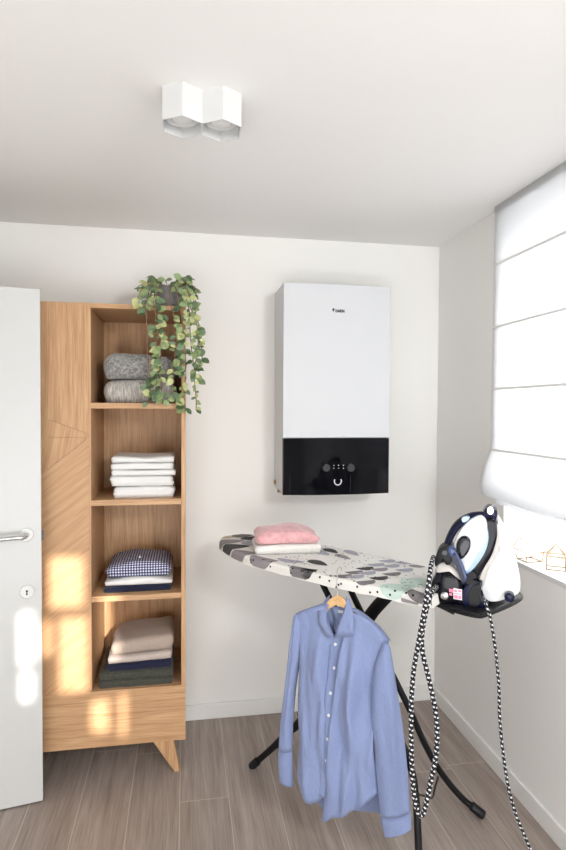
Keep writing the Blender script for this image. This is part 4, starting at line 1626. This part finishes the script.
cw = lambda x, y: -0.004 + 0.036 * sm((y - 596) / 26)
patch('collar', [(326, 598.5), (330, 594.5), (328.5, 601), (327.8, 608), (329.5, 617), (332.5, 625.5), (336.0, 633), (333, 635.5), (328.5, 631.5), (322.4, 621), (319.4, 609)], cw, MAT['shirt'], 0.0018, 0.0025)
patch('collar', [(345.5, 596.5), (349, 599), (352.5, 605.5), (355.5, 613), (357.2, 620), (356.6, 632.5), (350, 634), (343, 633.5), (338.5, 634.8), (340.5, 626), (343.5, 616.5), (345.8, 608)], cw, MAT['shirt'], 0.0018, 0.0025)
patch('collar_stand', [(327.5, 606), (333, 608), (340, 608.5), (347, 606), (346, 613), (342, 625), (337.5, 634), (334, 628), (330, 617)], lambda x, y: -0.020 + 0.03 * sm((y - 620) / 14), MAT['shirt'], 0.002)
patch('neck_label', [(336.5, 611), (343, 611.8), (342.8, 614.6), (336.5, 613.8)], lambda x, y: -0.0125, MAT['label'], 0.001, 0.0)


# sleeves and cuffs: tapering tubes
def sleeve(name, rows, mat, depth, seed, seg=26, w0=0.0, fold=0.006):
    """rows: (y left, x left, y right, x right) from the shoulder down"""
    b = MB()
    n = len(rows)
    dens = []
    for i in range(n - 1):
        for k in range(6):
            t = k / 6
            dens.append([rows[i][q] + (rows[i + 1][q] - rows[i][q]) * t for q in range(4)])
    dens.append(list(rows[-1]))
    vs = []
    N = len(dens)
    for j, (yl, xl, yr, xr) in enumerate(dens):
        A, B_ = hp2(xl, yl, 0), hp2(xr, yr, 0)
        c, hv = (A + B_) / 2, (B_ - A) / 2
        t = j / (N - 1)
        dep = depth * (0.45 + 0.55 * sm(t * 3)) if depth > 0 else hv.length * 0.5
        for k in range(seg):
            a = 2 * PI * k / seg
            P = c + hv * math.cos(a) - HN * (math.sin(a) * dep + w0)
            rr = folds(k * 11 if k < seg / 2 else (seg - k) * 11, yl + 40 * seed, fold, seed) * abs(math.sin(a))
            vs.append(P - HN * rr * (1 if math.sin(a) > 0 else -1))
    f = []
    for j in range(N - 1):
        for k in range(seg):
            k2 = (k + 1) % seg
            f.append((j * seg + k, j * seg + k2, (j + 1) * seg + k2, (j + 1) * seg + k))
    b.add(vs, f)
    return b.build(name, mat, shirt, solid=0.0012)


sleeve('sleeve', [(612.8, 297.2, 613.8, 299), (616, 294.6, 622, 302), (624, 293.2, 634, 302.8), (651, 289.6, 655, 300.8), (686, 286.0, 690, 296.0), (721, 281.5, 722, 293.2), (748, 279.8, 750, 292.5)], MAT['shirt'], 0.022, 6.0, w0=0.004)
sleeve('cuff', [(749, 279.0, 750, 292.6), (765, 279.2, 768, 292.9), (779, 280.4, 785.5, 293.4)], MAT['shirt'], 0.018, 7.0, fold=0.001, w0=0.004)
sleeve('sleeve', [(638, 387.4, 640.5, 389.8), (644, 384, 646, 392.0), (660, 377.6, 660, 394.4), (682, 374.5, 684, 398), (717, 373.8, 720, 404), (757, 377.5, 757, 408.3), (790, 380.8, 786, 410.6), (810, 382.5, 808, 411.6)], MAT['shirt'], 0.026, 8.0, w0=0.022)
sleeve('cuff', [(809, 382.0, 807, 412.3), (820, 384.0, 816, 412.8), (831, 386.5, 825, 412.8)], MAT['shirt'], 0.024, 9.0, fold=0.001, w0=0.022)

# ------------------------------------------------------------------ wire terrariums on the sill
SZ = WIN_Z0


def sp(a, c, z=None):
    return atZ(500 + a / 8.5, 500 + c / 8.5, SZ + 0.002)


def sx_(a, c, ref):
    """point above the sill in the upright plane facing the room corner through ref"""
    return at(500 + a / 8.5, 500 + c / 8.5, ref, (0.5, 0.87, 0))


def wires(name, edges_, parent, r=0.0022):
    b = MB()
    for A, B_ in edges_:
        b.tube([A, B_], r, 6)
    return b.build(name, MAT['brass'], parent)


b1, b2, b3, b4 = sp(150, 497), sp(230, 530), sp(358, 522), sp(262, 487)
q0 = sx_(215, 441, b2)
q1, q2, q3 = sx_(105, 406, b1), sx_(160, 320, (b1 + b4) / 2), sx_(236, 350, (b4 + b2) / 2)
q5 = sx_(374, 444, b3)
t1 = thing('wire_terrarium', 'tilted brass wire terrarium standing farther back on the window sill', 'terrarium', (b1 + b3) / 2, group='brass wire terrariums on the sill')
wires('wire_frame', [(b1, b2), (b2, b3), (b3, b4), (b4, b1), (b2, q0), (q0, q1), (q1, q2), (q2, q3), (q3, q0), (q0, q5), (q5, b3), (q1, b1), (q3, b4), (q5, b4)], t1)
b = MB()
b.add([b2, b3, q5, q0], [(0, 1, 2, 3)])
b.add([q0, q1, b1, b2], [(0, 1, 2, 3)])
b.add([q3, q5, b3, b4], [(0, 1, 2, 3)])
b.build('glass_pane', MAT['thin'], t1, smooth=False)
c1, c2 = sp(395, 588), sp(560, 606)
up = Vector((0, 0, 0.052))
dirb = (c2 - c1)
perp = Vector((-dirb.y, dirb.x, 0)).normalized() * 0.06
if perp.y < 0:
    perp = -perp
c1b, c2b = c1 + perp, c2 + perp
c1b.z = c2b.z = c1.z
d1, d2, d1b, d2b = c1 + up, c2 + up, c1b + up, c2b + up
apx = (c1 + c2 + c1b + c2b) / 4 + Vector((0, 0, 0.098))
t2 = thing('wire_terrarium', 'house-shaped brass wire terrarium nearest the right edge on the sill', 'terrarium', (c1 + c2 + c1b + c2b) / 4, group='brass wire terrariums on the sill')
wires('wire_frame', [(c1, c2), (c2, c2b), (c2b, c1b), (c1b, c1), (d1, d2), (d2, d2b), (d2b, d1b), (d1b, d1), (c1, d1), (c2, d2), (c1b, d1b), (c2b, d2b), (d1, apx), (d2, apx), (d1b, apx), (d2b, apx)], t2)
b = MB()
for q in [(c1, c2, d2, d1), (c1b, c2b, d2b, d1b), (c1, c1b, d1b, d1), (c2, c2b, d2b, d2)]:
    b.add(q, [(0, 1, 2, 3)])
for q in [(d1, d2, apx), (d1b, d2b, apx), (d1, d1b, apx)]:
    b.add(q, [(0, 1, 2)])
b.build('glass_pane', MAT['thin'], t2, smooth=False)
